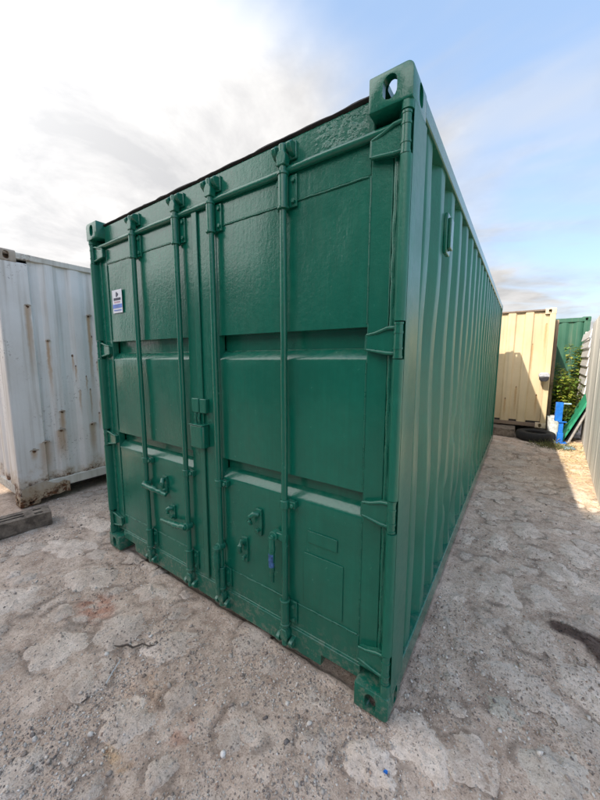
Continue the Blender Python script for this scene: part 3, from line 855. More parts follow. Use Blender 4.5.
# doors -------------------------------------------------------------------------------
def panel_profile():
    """(y, z) section of the pressed door panel from bottom to top"""
    f, b = 0.0600, 0.116
    def lip(z):      # rounded lower lip turning into a sloping shelf
        return [(f, z), (f + 0.0010, z + 0.005), (f + 0.0040, z + 0.010), (f + 0.0085, z + 0.0155), (f + 0.030, z + 0.040), (f + 0.036, z + 0.045), (b - 0.003, z + 0.052), (b, z + 0.054)]
    pts = [(f, 0.300)] + lip(0.876) + [(b, 0.997), (f, 1.000)] + lip(1.578) + [(b, 1.713), (f, 1.716), (f, 2.296)]
    return pts
def make_door(x0, x1, px0, px1, hinge_side):
    """x0..x1 leaf, px0..px1 pressed panel; hinge_side +1 right, -1 left"""
    mb = MB()
    pr = panel_profile()
    # pressed sheet, finely divided for gentle waviness
    nxs = 26
    xs_ = np.linspace(px0 - 0.004, px1 + 0.004, nxs)
    # refine long flat runs
    fine = []
    for (a, b) in zip(pr[:-1], pr[1:]):
        n2 = max(1, int(abs(b[1] - a[1]) / 0.05))
        fine += [(a[0] + (b[0] - a[0]) * q / n2, a[1] + (b[1] - a[1]) * q / n2) for q in range(n2)]
    fine.append(pr[-1])
    vv = []
    for (y, z) in fine:
        for x in xs_:
            edge = min(1.0, min(x - px0, px1 - x) / 0.12, (z - 0.30) / 0.1, (2.296 - z) / 0.1); edge = max(0.0, edge)
            wv = (float(fbm(np.array(x * 1.0 + 5), np.array(z), 2.4, 2)) - 0.5) * 0.013 * edge
            vv.append((x, y + wv, z))
    m_ = len(xs_)
    ff = [(j * m_ + i, j * m_ + i + 1, (j + 1) * m_ + i + 1, (j + 1) * m_ + i) for j in range(len(fine) - 1) for i in range(m_ - 1)]
    mb.add(vv, ff)
    door = mb.build('door', GP, gc, 0, 24)
    fr = MB()
    fr.box(x0, px0, 0.0565, 0.105, 0.162, 2.418)
    fr.box(px1, x1, 0.0565, 0.105, 0.162, 2.418)
    fr.box(px0 + 0.0005, px1 - 0.0005, 0.0575, 0.106, 2.2955, 2.4175)
    fr.box(px0 + 0.0005, px1 - 0.0005, 0.0575, 0.106, 0.1625, 0.3005)
    fr.build('door_frame', GP, door, 0.0035)
    # weld beads along the panel edges
    wb = MB()
    for z in (2.293, 0.303):
        wb.tube([(x, 0.0585 + random.uniform(-0.0012, 0.0012), z + random.uniform(-0.0015, 0.0015)) for x in np.linspace(px0 + 0.01, px1 - 0.01, 40)], 0.0042, 6)
    for x in ((px1 if hinge_side > 0 else px0),):
        for za, zb in ((0.31, 0.87), (1.02, 1.57), (1.73, 2.285)):
            wb.tube([(x + random.uniform(-0.001, 0.001), 0.0570, z) for z in np.linspace(za, zb, 30)], 0.0035, 6)
    wb.build('weld_bead', 'green_paint_rough', door, 0, 70)
    # rubber gasket painted over, along hinge side
    gx = x1 + 0.012 if hinge_side > 0 else x0 - 0.012
    MB().tube([(gx + random.uniform(-0.0015, 0.0015), 0.060 + random.uniform(-0.002, 0.002), z) for z in np.linspace(0.17, 2.41, 60)], 0.0115, 8).build('gasket', 'green_paint_rough', door, 0, 70)
    MB().tube([(x, 0.062, 0.160) for x in np.linspace(x0, x1, 20)], 0.009, 8).build('gasket', 'green_paint_rough', door, 0, 70)
    return door
XR0, XR1 = -1.216, -0.078
XL0, XL1 = -W_ + 0.078, -1.222
door_r = make_door(XR0, XR1, -1.062, -0.167, 1)
door_l = make_door(XL0, XL1, -2.272, -1.338, -1)
tag(door_r, 'right-hand door leaf with two raised data plates'); tag(door_l, 'left-hand door leaf with small printed sticker')
# centre overlap strip
MB().box(-1.250, -1.206, 0.043, 0.0555, 0.168, 2.412).build('overlap_strip', GP, door_l, 0.004)

def hinge(door, z, mirror):
    s = -1 if mirror else 1
    ox = -W_ if mirror else 0.0
    X = lambda x: ox + s * x
    mb = MB()
    # flat blade, tapering to the leaf
    poly = [(X(-0.030), z - 0.052), (X(-0.030), z + 0.052), (X(-0.075), z + 0.050), (X(-0.120), z + 0.034), (X(-0.160), z + 0.026), (X(-0.162), z - 0.034), (X(-0.120), z - 0.042), (X(-0.075), z - 0.050)]
    mb.extrude_y(poly, 0.030, 0.0555)
    hb = mb.build('hinge', GP, door, 0.003)
    e_ = MB()
    e_.tube([(X(-0.030), 0.026, z + 0.050), (X(-0.072), 0.027, z + 0.048), (X(-0.118), 0.030, z + 0.032), (X(-0.158), 0.034, z + 0.025)], [0.008, 0.008, 0.007, 0.006], 8)
    e_.tube([(X(-0.030), 0.026, z - 0.050), (X(-0.072), 0.027, z - 0.048), (X(-0.118), 0.030, z - 0.040), (X(-0.160), 0.034, z - 0.033)], [0.008, 0.008, 0.007, 0.006], 8)
    e_.tube([(X(-0.159), 0.034, z + 0.025), (X(-0.161), 0.034, z - 0.033)], 0.006, 8)
    e_.tube([(X(-0.026), 0.024, z - 0.064), (X(-0.026), 0.024, z + 0.064)], 0.0175, 14)
    for zz in (z - 0.064, z - 0.030, z + 0.030, z + 0.064):
        e_.tube([(X(-0.026), 0.024, zz - 0.004), (X(-0.026), 0.024, zz + 0.004)], 0.0195, 14)
    e_.build('hinge', 'green_paint_rough', door, 0, 50)
for z in HINGE_Z:
    hinge(door_r, z, False); hinge(door_l, z, True)

BY = 0.026
def locking_bar(door, x):
    MB().tube([(x + random.uniform(-0.001, 0.001), BY, z) for z in np.linspace(0.075, 2.50, 18)], 0.0165, 14).build('locking_bar', GP, door, 0, 60)
    for (z0, z1, c0, c1, kz) in ((2.262, 2.405, 2.44, 2.475, 2.505), (0.185, 0.318, 0.10, 0.135, 0.085)):
        g = MB()
        g.tube([(x, BY, z0), (x, BY, z1)], 0.0235, 14)
        for zz in (z0, z1): g.tube([(x, BY, zz - 0.006), (x, BY, zz + 0.006)], 0.0275, 14)
        g.box(x + 0.012, x + 0.060, 0.046, 0.0568, z0 + 0.004, z1 - 0.004)
        g.box(x - 0.052, x - 0.012, 0.046, 0.0568, z0 + 0.004, z1 - 0.004)
        gd = g.build('bar_guide', GP, door, 0.002, 50)
        for zz in (z0 + 0.028, z1 - 0.028):
            for bx_ in (x + 0.044, x - 0.040):
                MB().tube([(bx_, 0.046, zz), (bx_, 0.035, zz)], 0.0105, 6).build('bolt', 'green_paint_rough', door, 0.001, 40)
        # cam on the bar end and the forked keeper on header or sill
        c = MB()
        sg = 1 if z0 > 1 else -1
        c.extrude_y([(x - 0.022, c0 - 0.004), (x + 0.022, c0 - 0.004), (x + 0.026, c1), (x + 0.014, c1 + 0.022), (x - 0.014, c1 + 0.022), (x - 0.026, c1)], 0.006, 0.046)
        c.tube([(x, BY, kz - 0.022), (x, BY, kz + 0.020)], 0.020, 12)
        c.build('cam', 'green_paint_rough', door, 0.004)
        kp = MB()
        for q in (-1, 1):
            xa, xb = sorted((x + q * 0.030, x + q * 0.054))
            kp.extrude_x([(0.060, kz - 0.034), (0.030, kz - 0.028), (0.008, kz - 0.010), (0.004, kz + 0.010), (0.018, kz + 0.022), (0.060, kz + 0.030)], xa, xb)
        kp.box(x - 0.058, x + 0.058, 0.046, 0.0595, kz - 0.040, kz + 0.034)
        kp.build('keeper', 'green_paint_rough', hd if z0 > 1 else door, 0.004)
    cl = MB()
    cl.tube([(x, BY, 0.832), (x, BY, 0.876)], 0.0245, 14)
    cl.box(x + 0.010, x + 0.060, 0.030, 0.0585, 0.836, 0.872)
    cl.tube([(x + 0.046, 0.030, 0.854), (x + 0.046, 0.018, 0.854)], 0.012, 6)
    cl.build('bar_clamp', GP, door, 0.003, 45)
BARS = [(-1.846, door_l), (-1.374, door_l), (-1.064, door_r), (-0.575, door_r)]
for x, dr in BARS: locking_bar(dr, x)

def handle(door, pts, w0=0.016, hub=None, steel=False):
    mb = MB()
    n2 = len(pts)
    q = []
    for a, b in zip(pts[:-1], pts[1:]):
        q += [tuple(Vector(a).lerp(Vector(b), k / 3)) for k in range(3)]
    q.append(pts[-1])
    mb.tube([(x + random.uniform(-.0025, .0025), y, z + random.uniform(-.003, .003)) for x, y, z in q],
            [w0 * (1.45 - 0.75 * i / len(q)) * random.uniform(0.82, 1.15) for i in range(len(q))], 10)
    if hub:
        mb.tube([(hub[0], 0.000, hub[1]), (hub[0], 0.046, hub[1])], 0.026, 12)
        mb.tube([(hub[0], -0.012, hub[1]), (hub[0], 0.004, hub[1])], 0.012, 8)
    return mb.build('bar_handle', 'green_paint_rough', door, 0.002, 50)
def hook(door, x, z, h=0.10, lean=0.0):
    """handle retainer: back plate with a curled catch"""
    mb = MB()
    mb.extrude_y([(x - 0.022, z - h / 2), (x + 0.022, z - h / 2), (x + 0.026, z), (x + 0.020, z + h / 2), (x - 0.020, z + h / 2), (x - 0.026, z)], 0.046, 0.0598)
    mb.tube([(x, 0.05, z + h * 0.30), (x + lean * 0.5, 0.030, z + h * 0.34), (x + lean, 0.020, z + h * 0.22), (x + lean * 1.2, 0.018, z + h * 0.05), (x + lean, 0.026, z - h * 0.10)], [0.017, 0.017, 0.016, 0.014, 0.010], 8)
    mb.tube([(x, 0.05, z - h * 0.30), (x, 0.030, z - h * 0.32)], 0.012, 6)
    mb.build('handle_catch', 'green_paint_rough', door, 0.002, 50)
# left leaf: two handles lying flat, crossing towards each other
handle(door_l, [(-1.846, 0.002, 0.674), (-1.76, 0.002, 0.668), (-1.70, 0.008, 0.662), (-1.65, 0.014, 0.654), (-1.60, 0.020, 0.648)], 0.0165, (-1.846, 0.674))
handle(door_l, [(-1.374, 0.002, 0.490), (-1.43, 0.002, 0.478), (-1.50, 0.004, 0.470), (-1.58, 0.012, 0.458), (-1.68, 0.022, 0.444)], 0.0165, (-1.374, 0.490))
hook(door_l, -1.655, 0.700, 0.13, 0.012)
hook(door_l, -1.575, 0.520, 0.10, -0.02)
# right leaf: one handle folded down along its bar, one hanging beside its bar
handle(door_r, [(-1.064, -0.006, 0.46), (-1.064, -0.012, 0.40), (-1.066, -0.010, 0.32), (-1.066, -0.006, 0.24), (-1.068, -0.002, 0.15)], 0.0165, (-1.064, 0.455))
h4 = handle(door_r, [(-0.640, 0.006, 0.665), (-0.640, -0.002, 0.60), (-0.642, 0.000, 0.53), (-0.645, 0.008, 0.45), (-0.646, 0.012, 0.40)], 0.0145, (-0.635, 0.668))
MB().box(-0.640, -0.560, 0.012, 0.040, 0.650, 0.690).build('handle_hub', GP, door_r, 0.004)
MB().tube([(-0.641, -0.004, 0.575), (-0.643, -0.001, 0.50)], 0.0162, 10).build('bare_grip', 'bare_steel', door_r, 0, 60)
hook(door_r, -0.775, 0.685, 0.15, -0.035)
hook(door_r, -0.885, 0.485, 0.15, -0.012)

# padlock plate and lock box over the meeting edge
lk = MB().box(-1.285, -1.222, 0.022, 0.0558, 1.262, 1.348).build('lock_plate', GP, door_l, 0.004)
MB().box(-1.217, -1.162, 0.026, 0.0560, 1.260, 1.346).build('lock_plate', GP, door_r, 0.004)
MB().tube([(-1.232, 0.036, 1.262), (-1.232, 0.030, 1.225), (-1.232, 0.036, 1.19)], 0.009, 8).build('staple', 'green_paint_rough', door_l, 0, 60)
MB().tube([(-1.258, 0.036, 1.262), (-1.260, 0.030, 1.225), (-1.258, 0.036, 1.19)], 0.009, 8).build('staple', 'green_paint_rough', door_l, 0, 60)
bx = MB()
bx.extrude_z([(-1.290, 0.0558), (-1.290, 0.012), (-1.282, 0.002), (-1.178, 0.002), (-1.168, 0.012), (-1.168, 0.0558)], 1.046, 1.186)
lb = bx.build('lock_box', GP, door_l, 0.006)
MB().box(-1.294, -1.164, -0.002, 0.052, 1.1865, 1.192).build('lid', GP, lb, 0.002)

# raised data plates, painted over
MB().box(-0.455, -0.288, 0.0545, 0.0600, 0.672, 0.735).build('data_plate', GP, door_r, 0.0015)
MB().box(-0.478, -0.255, 0.0550, 0.0600, 0.330, 0.612).build('data_plate', GP, door_r, 0.0015)
MB().box(-0.466, -0.277, 0.0541, 0.0550, 0.680, 0.727).v
# sticker with emblem, lines of tiny print and a blue band
st = MB().box(-2.215, -2.078, 0.0515, 0.0530, 1.925, 2.092).build('sticker', 'sticker_white', door_l, 0)
def ink(name, x0, x1, z0, z1, m_):
    MB().box(x0, x1, 0.0505, 0.0515, z0, z1).build(name, m_, st, 0, 0)
MB().extrude_y([(-2.147 + 0.016 * math.cos(a) * (1 + 0.25 * math.cos(3 * a)), 2.058 + 0.017 * math.sin(a) * (1 + 0.2 * math.cos(3 * a))) for a in np.linspace(0, 6.283, 19)[:-1]], 0.0505, 0.0515).build('printed_emblem', 'sticker_ink', st, 0, 0)
ln = MB(); x = -2.196
while x < -2.10:
    w2 = random.uniform(0.005, 0.009); ln.box(x, x + w2, 0.0505, 0.0515, 2.016, 2.034); x += w2 + 0.0025
ln.build('printed_line', 'sticker_ink', st, 0, 0)
ln = MB(); x = -2.190
while x < -2.105:
    w2 = random.uniform(0.004, 0.008); ln.box(x, x + w2, 0.0505, 0.0515, 1.999, 2.007); x += w2 + 0.002
ln.build('printed_line', 'sticker_red', st, 0, 0)
ink('printed_band', -2.211, -2.082, 1.960, 1.988, 'sticker_blue')
ln = MB(); x = -2.200
while x < -2.095:
    w2 = random.uniform(0.004, 0.008); ln.box(x, x + w2, 0.0505, 0.0515, 1.940, 1.948); x += w2 + 0.003
ln.build('printed_line', 'sticker_blue', st, 0, 0)

# ---- the white container on the left -----------------------------------------------
wc = plain_container('shipping_container', 'rust-streaked white shipping container with dented bottom rail', (-3.9, -0.21, 0), 0, 6.058, 2.438, 2.665,
                     'white_paint', 'white_paint_worn', dict(pitch=0.245, flat_out=0.075, slope=0.05, flat_in=0.07, depth=0.022, start=0.09), 'rusty_rail', 'rusty_rail', None, 0.06, 0.27, 0.13)
# torn, rusted skirt at its near corner and a few rusted lashing lugs
rr = random.Random(3)
top = [(y, 0.205 + rr.uniform(-0.02, 0.02) + 0.03 * math.sin(y * 9)) for y in np.linspace(0.02, 0.46, 9)]
bot = [(y, 0.055 + rr.uniform(-0.012, 0.012)) for y in np.linspace(0.46, 0.02, 9)]
MB().extrude_x([(y, z) for y, z in top + bot], 0.003, 0.009).build('torn_skirt', 'rusty_rail', wc, 0.001)
for (y0, z0, ln_, wd_, core_) in STREAKS[:8]:
    y = y0 + 0.21; z = z0 + 0.008; w2 = core_ * 0.8
    MB().extrude_x([(y - w2, z - 0.010), (y - w2 * 0.3, z - 0.004), (y + w2, z - 0.012), (y + w2 * 1.1, z + 0.002), (y + w2 * 0.2, z + 0.012), (y - w2 * 0.8, z + 0.004)], -0.03, 0.004).build('lashing_lug', 'rusty_rail', wc, 0.002)

# grey perforated foot block on the ground beside it
fb = MB()
def plate_holes(x0, x1, y0, y1, z0, z1, holes):
    """slab with oval through holes made by strips: local frame"""
    me = MB().box(x0, x1, y0, y1, z0, z1).mesh('tmp')
    base = bpy.data.objects.new('tmp', me); col.objects.link(base); tmp = [base]
    for (cx, cy, w2, h2) in holes:
        c_ = MB().extrude_z([(cx + a, cy + b) for a, b in stadium(w2, h2)], z0 + 0.035, z1 + 0.1)
        o = bpy.data.objects.new('tmp', c_.mesh('tmp')); col.objects.link(o); tmp.append(o)
        bo = base.modifiers.new('b', 'BOOLEAN'); bo.object = o; bo.operation = 'DIFFERENCE'; bo.solver = 'EXACT'
    dg = bpy.context.evaluated_depsgraph_get()
    me2 = bpy.data.meshes.new_from_object(base.evaluated_get(dg))
    for o in tmp: bpy.data.objects.remove(o)
    me2.materials.clear()
    return me2
me = plate_holes(-0.70, 0.0, 0.0, 0.21, 0.0, 0.125, [(-0.09, 0.06, 0.07, 0.036), (-0.09, 0.15, 0.07, 0.036), (-0.30, 0.075, 0.22, 0.034), (-0.30, 0.135, 0.22, 0.034), (-0.52, 0.06, 0.07, 0.036), (-0.52, 0.15, 0.07, 0.036), (-0.63, 0.105, 0.05, 0.05)])
o = link_mesh('fence_foot', me, 'block_concrete', None, 0.006, 35)
o.location = (-3.285, -0.135, -0.004); o.rotation_euler = (0, 0, R(81))
o.name = 'fence_foot'
tag(o, 'grey concrete fence foot block with oval holes beside the white container', 'block')

# ---- far end of the alley -----------------------------------------------------------
cc = plain_container('shipping_container', 'cream shipping container with corrugated wall half in shadow', (0.86 - 6.058, 7.0, 0.165), R(-90), 6.058, 2.438, 2.438,
                     'cream_paint', 'brown_rail', dict(pitch=0.30, flat_out=0.125, slope=0.022, flat_in=0.105, depth=0.042, start=0.05, rnd=0.003), 'cream_trim', 'roof_tar', None, 0.035, 0.10)
bgc = plain_container('shipping_container', 'faded green shipping container behind the leafy weeds', (1.72, 9.7, 0), 0, 6.058, 2.438, 2.66,
                      'faded_green_paint', 'faded_green_paint', dict(pitch=0.278), 'faded_green_paint', 'roof_tar')
# sleepers and tyre under the cream container
o = MB().box(-0.35, 0.345, 6.62, 7.30, -0.02, 0.164).build('kerb_block', 'block_concrete', None, 0.015)
tag(o, 'grey concrete block under the corner of the cream container', 'block')
for bx_, by_, nm in ((0.35, 9.0, 'corner beside the weeds'), (-4.9, 7.05, 'end behind the white container'), (-4.9, 9.0, 'far rear end')):
    o = MB().box(bx_ - 0.25, bx_ + 0.3, by_, by_ + 0.4, -0.02, 0.164).build('kerb_block', 'block_concrete', None, 0.015)
    tag(o, 'grey concrete block holding up the cream container at its ' + nm, 'block', 'blocks under the cream container')
prof = [(0.175, 0.02), (0.20, 0.0), (0.27, -0.005), (0.305, 0.01), (0.32, 0.045), (0.325, 0.09), (0.32, 0.135), (0.305, 0.165), (0.27, 0.178), (0.20, 0.172), (0.175, 0.15), (0.19, 0.09)]
n_ = 48; vv = []; ff = []
for k in range(n_):
    a = 2 * math.pi * k / n_
    for (r_, z) in prof:
        rr_ = r_ + (0.006 if (k % 2 and r_ > 0.30) else 0)
        vv.append((rr_ * math.cos(a), rr_ * math.sin(a), z))
q = len(prof)
for k in range(n_):
    for i in range(q):
        ff.append((k * q + i, k * q + (i + 1) % q, ((k + 1) % n_) * q + (i + 1) % q, ((k + 1) % n_) * q + i))
o = MB().add(vv, ff).build('tyre', 'tyre_rubber', None, 0, 40)
o.location = (0.69, 6.66, 0.0); o.scale = (1, 1, 0.92)
tag(o, 'black tyre lying flat at the foot of the cream container', 'tyre')

# floodlight on the cream container
o = MB().box(0.90, 0.955, 7.62, 7.74, 0.0, 2.42).build('gap_strip', 'brown_rail', None, 0.006)  # dark strip added where the gap between the containers looks dark
tag(o, 'dark upright strip added in the gap between the cream and faded green containers', 'post')
fl = empty('security_lamp', (0.75, 7.0, 1.24))
tag(fl, 'grey security lamp with dark lens fixed to the cream container', 'lamp')
MB().box(-0.03, 0.03, -0.06, 0.02, -0.03, 0.03).build('bracket', 'lamp_grey', fl, 0.004)
dome = [(-0.088, 0.0), (-0.088, 0.05), (-0.06, 0.085), (0.06, 0.085), (0.088, 0.05), (0.088, 0.0)]
MB().extrude_y(dome, -0.22, -0.05).build('hood', 'lamp_grey', fl, 0.012)
MB().extrude_y([(-0.08, -0.001), (0.08, -0.001), (0.075, -0.055), (0.04, -0.09), (-0.04, -0.09), (-0.075, -0.055)], -0.226, -0.06).build('lens', 'lamp_dark', fl, 0.01)

# blue steel stand
bs_ = empty('blue_stand', (1.06, 6.55, 0), R(8))
tag(bs_, 'bright blue steel stand beside the leaning green board', 'stand')
MB().box(-0.10, 0.01, -0.02, 0.05, 0.42, 0.78).build('head_box', 'blue_paint', bs_, 0.006)
MB().box(0.0105, 0.13, -0.012, 0.012, 0.748, 0.772).build('arm', 'pale_blue', bs_, 0.005)
MB().box(-0.045, 0.085, -0.018, 0.03, 0.398, 0.419).build('bracket', 'blue_paint', bs_, 0.005)
MB().box(-0.025, 0.045, 0.012, 0.05, 0.20, 0.397).build('post', 'blue_paint', bs_, 0.005)
MB().box(-0.035, 0.05, -0.02, 0.06, 0.014, 0.199).build('foot', 'blue_paint', bs_, 0.006)
MB().box(-0.09, 0.12, -0.06, 0.12, -0.004, 0.0135).build('base_plate', 'blue_paint', bs_, 0.003)
o = MB().extrude_z([(1.10, 6.02), (1.26, 6.10), (1.22, 6.30), (1.05, 6.22)], 0.0, 0.02).build('plastic_offcut', 'pale_blue', None, 0.003)
tag(o, 'pale blue plastic offcut lying flat on the straw', 'offcut')
# white bucket
o = MB()
prof = [(0.0, 0.0), (0.095, 0.0), (0.12, 0.28), (0.126, 0.285), (0.126, 0.30), (0.112, 0.30), (0.09, 0.02), (0.0, 0.02)]
n_ = 24; vv = []; ff = []
for k in range(n_):
    a = 2 * math.pi * k / n_
    vv += [(r_ * math.cos(a), r_ * math.sin(a), z) for r_, z in prof[1:-1]]
q = len(prof) - 2
for k in range(n_):
    for i in range(q - 1):
        ff.append((k * q + i, k * q + i + 1, ((k + 1) % n_) * q + i + 1, ((k + 1) % n_) * q + i))
ff.append(tuple(k * q for k in range(n_))[::-1]); ff.append(tuple(k * q + q - 1 for k in range(n_)))
bk = o.add(vv, ff).build('bucket', 'bucket_white', None, 0, 40)
bk.location = (1.00, 7.16, 0.14)
bk.location.z = -0.005; bk.scale = (1, 1, 1.4)
tag(bk, 'white plastic bucket behind the blue stand', 'bucket')
MB().tube([(0.126 * math.cos(a), 0.126 * math.sin(a), 0.295 + 0.012 * math.sin(a)) for a in np.linspace(0, math.pi, 14)], 0.004, 6).build('wire_handle', 'pole_grey', bk, 0, 60)

# green board and grey pole on the fence; black sheet paints the void's shade
def lean_slab(name, bottom, top, y0, y1, th, material):
    bx_, tx_ = Vector((bottom[0], 0, bottom[1])), Vector((top[0], 0, top[1]))
    dr = (tx_ - bx_).normalized(); nn = Vector((dr.z, 0, -dr.x)) * th
    P4 = [bx_, tx_, tx_ + nn, bx_ + nn]
    return MB().extrude_y([(p.x, p.z) for p in P4], y0, y1).build(name, material, None, 0.004)
o = lean_slab('leaning_board', (1.10, 0.0), (1.49, 0.98), 6.75, 7.35, 0.035, 'board_green'); tag(o, 'flat green board leaning against the weathered fence', 'board')
o = lean_slab('void_shade_sheet', (1.185, 0.0), (1.50, 0.86), 6.72, 7.30, 0.02, 'void_black'); tag(o, 'thin black sheet added for the shade under the green board', 'sheet')
o = MB().tube([(1.20, 6.62, 0.0), (1.525, 6.66, 0.90)], 0.02, 8).build('grey_pole', 'pole_grey', None, 0, 60); tag(o, 'grey pole leaning in front of the shaded gap under the green board', 'pole')

# board fence on the right
fence = empty('board_fence', (1.165, 3.30, 0), -math.atan2(0.28, 3.8))
tag(fence, 'weathered pale board fence with upright boards along the alley', 'fence')
bm_ = None
y = 0.0; k = 0
while y < 3.95:
    wd = random.uniform(0.27, 0.31)
    hgt = 2.30 + random.uniform(-0.02, 0.02)
    MB().box(0.0 + random.uniform(-0.003, 0.003), 0.022, y, y + wd - 0.004, 0.01, hgt).build('board', 'weathered_board', fence, 0.003)
    y += wd; k += 1
for z in (0.35, 1.1, 1.85):
    MB().box(0.0245, 0.07, 0.0, y, z, z + 0.09).build('rail', 'weathered_board', fence, 0.004)
for yy in (0.05, 2.0, 3.85):
    MB().box(0.0705, 0.17, yy, yy + 0.10, 0.0, 2.15).build('post', 'weathered_board', fence, 0.005)
wf = empty('board_fence', (1.47, 7.45, 0), -R(3))
tag(wf, 'white lapped board fence with dark gaps behind the weeds', 'fence')
for i in range(11):
    z = 0.12 + i * 0.19
    me = MB().extrude_y([(-0.03, z), (0.0, z), (0.018, z + 0.175), (0.0, z + 0.175)], random.uniform(-0.02, 0.03), 2.0)
    me.build('board', 'white_board', wf, 0.003)
for yy in (0.1, 1.8):
    MB().box(0.02, 0.10, yy, yy + 0.09, 0.0, 2.25).build('post', 'weathered_board', wf, 0.004)

# leafy weeds
def weed(base, height, nst, spread, label, seed, leafsz=0.075, tone=(0.20, 0.30, 0.045)):
    rg = random.Random(seed)
    e = empty('weed_plant', base); tag(e, label, 'plant', 'leafy weeds at the end of the alley')
    stm = MB(); LV = []; LF = []; LC = []
    for s in range(nst):
        a = rg.uniform(0, 6.28); lean = rg.uniform(0.05, spread); hh = height * rg.uniform(0.5, 0.88)
        pts = [(0.04 * math.cos(a), 0.04 * math.sin(a), 0.0)]
        for q in range(1, 7):
            f_ = q / 6
            pts.append((lean * f_ ** 1.6 * math.cos(a) + rg.uniform(-.012, .012), lean * f_ ** 1.6 * math.sin(a) + rg.uniform(-.012, .012), hh * f_))
        stm.tube(pts, [0.008 * (1 - 0.1 * q) for q in range(7)], 5)
        nl = int(85 * hh)
        for q in range(nl):
            f_ = rg.uniform(0.15, 1.0); i = min(5, int(f_ * 6)); fr_ = f_ * 6 - i
            p = Vector(pts[i]).lerp(Vector(pts[i + 1]), fr_)
            az = rg.uniform(0, 6.28); L = leafsz * rg.uniform(0.6, 1.4) * (1.2 - 0.4 * f_); Wd = L * 0.42
            dr = Vector((math.cos(az), math.sin(az), rg.uniform(-0.5, 0.4))).normalized()
            sd = dr.cross(Vector((0, 0, 1))).normalized(); up = sd.cross(dr)
            b = len(LV); st_ = p + dr * 0.02
            LV += [st_, st_ + dr * L * 0.45 + sd * Wd + up * L * 0.08, st_ + dr * L * 1.1 - up * L * 0.18, st_ + dr * L * 0.45 - sd * Wd + up * L * 0.08, st_ + dr * L * 0.5 - up * 0.03 * L]
            LF += [(b, b + 4, b + 1), (b + 1, b + 4, b + 2), (b, b + 3, b + 4), (b + 3, b + 2, b + 4)]
            v_ = rg.uniform(0.55, 1.25); yl = rg.uniform(0.8, 1.5)
            LC += [(tone[0] * v_ * yl, tone[1] * v_, tone[2] * v_)] * 5
    stm.build('stem', 'stem', e, 0, 60)
    np_mesh('foliage', np.array([p[:] for p in LV]), np.array(LF), 'leaf', np.array(LC), e, False)
    return e
weed((1.06, 7.75, 0), 1.45, 9, 0.30, 'tall leafy weed growing next to the cream container', 1)
weed((1.28, 7.65, 0), 1.60, 9, 0.32, 'tallest leafy weed in front of the faded green container', 2, 0.085, (0.26, 0.36, 0.06))
weed((1.18, 8.25, 0), 1.80, 8, 0.35, 'leafy weed standing close to the faded green container', 3, 0.08, (0.16, 0.28, 0.045))
weed((1.45, 7.95, 0), 1.30, 8, 0.28, 'shorter leafy weed against the white lapped fence', 4, 0.07, (0.24, 0.32, 0.07))
weed((1.50, 9.2, 0), 2.45, 5, 0.40, 'tall thin weed reaching the top of the white lapped fence', 5, 0.10, (0.28, 0.40, 0.09))
weed((1.22, 7.30, 0), 0.85, 7, 0.22, 'low leafy weed behind the leaning green board', 6, 0.06, (0.08, 0.14, 0.025))

# straw and dry grass trodden along the fence, weed tufts: nobody could count it
def blades(name, n_, fx, fy, size, tones, label, cat, flat=0.25, clump=None):
    x = fx(n_); y = fy(n_)
    if clump is not None:
        kx = clump(x, y); x = x[kx]; y = y[kx]; n_ = len(x)
    z = ground_h(x, y) + 0.004
    az = rng.random(n_) * 6.283; L = size * rng.uniform(0.5, 1.5, n_); el = np.abs(rng.normal(0, flat, n_))
    dx = np.cos(az) * np.cos(el) * L; dy = np.sin(az) * np.cos(el) * L; dz = np.sin(el) * L
    wx = -np.sin(az) * 0.0016; wy = np.cos(az) * 0.0016
    P0 = np.stack([x - wx, y - wy, z], 1); P1 = np.stack([x + wx, y + wy, z], 1)
    P2 = np.stack([x + dx * 0.6, y + dy * 0.6, z + dz * 0.75 + 0.002], 1); P3 = np.stack([x + dx, y + dy, z + dz], 1)
    VV = np.stack([P0, P1, P2, P3], 1).reshape(-1, 3)
    b = (np.arange(n_) * 4)[:, None]
    FF = np.concatenate([b + np.array([[0, 1, 2]]), b + np.array([[1, 3, 2]])], 0)
    tn = np.array(tones)[rng.integers(0, len(tones), n_)] * rng.uniform(0.75, 1.2, (n_, 1))
    o = np_mesh(name, VV, FF, 'straw', np.repeat(tn, 4, 0), None, False)
    tag(o, label, cat, None, 'stuff')
    return o
blades('straw', 5200, lambda n: rng.uniform(1.0, 1.55, n), lambda n: 6.75 - np.abs(rng.normal(0, 1.5, n)), 0.05,
       [(0.78, 0.62, 0.36), (0.66, 0.50, 0.27), (0.84, 0.72, 0.48)], 'pale yellow straw strewn along the foot of the board fence', 'straw', 0.2,
       lambda x, y: (y > 3.2) & (x < 1.15 + 0.103 * (y - 3.3)))
blades('dry_grass', 700, lambda n: rng.normal(0.95, 0.16, n), lambda n: rng.normal(6.15, 0.12, n), 0.10,
       [(0.14, 0.17, 0.06), (0.24, 0.21, 0.10), (0.10, 0.12, 0.05)], 'sparse dry grass tuft in front of the tyre', 'grass', 0.9)

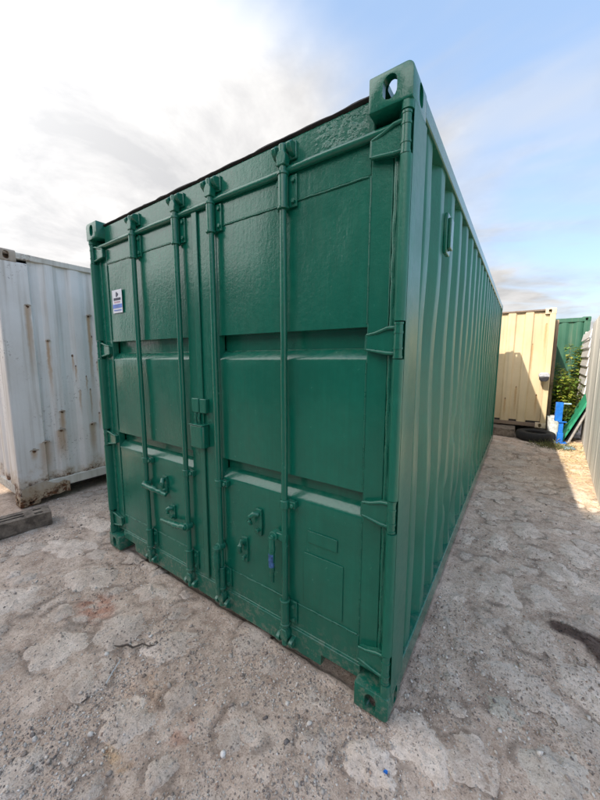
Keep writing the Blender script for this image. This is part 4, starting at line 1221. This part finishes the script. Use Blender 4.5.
# litter near the doors
o = MB().tube([(-1.385, -0.475, 0.004), (-1.35, -0.465, 0.010), (-1.325, -0.435, 0.012), (-1.285, -0.425, 0.008), (-1.26, -0.385, 0.012), (-1.215, -0.37, 0.010), (-1.20, -0.345, 0.006)], [0.002, 0.005, 0.0055, 0.005, 0.0045, 0.003, 0.002], 7).build('twig', 'twig', None, 0, 60)
tag(o, 'dark crooked twig lying on the dirt in front of the doors', 'twig')
o = MB().tube([(-1.27, -0.50, 0.006), (-1.235, -0.55, 0.010), (-1.20, -0.605, 0.006)], 0.0028, 6).build('plastic_straw', 'bucket_white', None, 0, 60)
tag(o, 'thin white plastic stick lying beside the twig', 'litter')
o = MB().extrude_z([(0.040, -0.162), (0.052, -0.158), (0.055, -0.151), (0.044, -0.153)], -0.012, 0.004).build('plastic_scrap', 'blue_paint', None, 0.001)
tag(o, 'tiny bright blue plastic scrap on the gravel', 'litter')

# ---- the shed across the yard, behind the photographer: its shadow covers the yard ----
shed = empty('warehouse', (-4.72, -8.0, 0))
tag(shed, 'tall narrow grey clad warehouse across the yard behind the viewer, unseen wings added to block low sky', 'building')
SH = 9.50; SW = 2.55
pr = corr_profile(2 * SW, pitch=0.40, flat_out=0.10, slope=0.05, flat_in=0.2, depth=0.04, start=0.05)
vv, ff = corr_sheet(pr, 0.0, SH, 2, lambda s, d_, z: (s - SW, d_, z))
MB().add(vv, ff).build('wall', 'shed_cladding', shed, 0, 40)
MB().box(-SW, SW, -8.0, -0.05, 0.0, SH - 0.2).build('hall', 'shed_cladding', shed)
MB().box(-SW - 0.05, SW + 0.05, -8.1, 0.06, SH, SH + 0.12).build('roof', 'shed_cladding', shed)
for wx0, wx1 in ((-13.0, -SW - 0.06), (SW + 0.06, 14.0)):  # low wings added out of view to block low sky and darken the doors
    pr = corr_profile(wx1 - wx0, pitch=0.40, flat_out=0.10, slope=0.05, flat_in=0.2, depth=0.04, start=0.05)
    vv, ff = corr_sheet(pr, 0.0, 5.2, 2, lambda s, d_, z: (wx0 + s, d_ - 0.1, z))
    MB().add(vv, ff).build('sky_block_wall', 'shed_cladding', shed, 0, 40)
    MB().box(wx0, wx1, -7.0, -0.16, 0.0, 5.15).build('sky_block_wing', 'shed_cladding', shed)
MB().box(-1.5, 1.5, 0.005, 0.05, 0.0, 3.6).build('roller_door', 'shed_door', shed, 0.01)
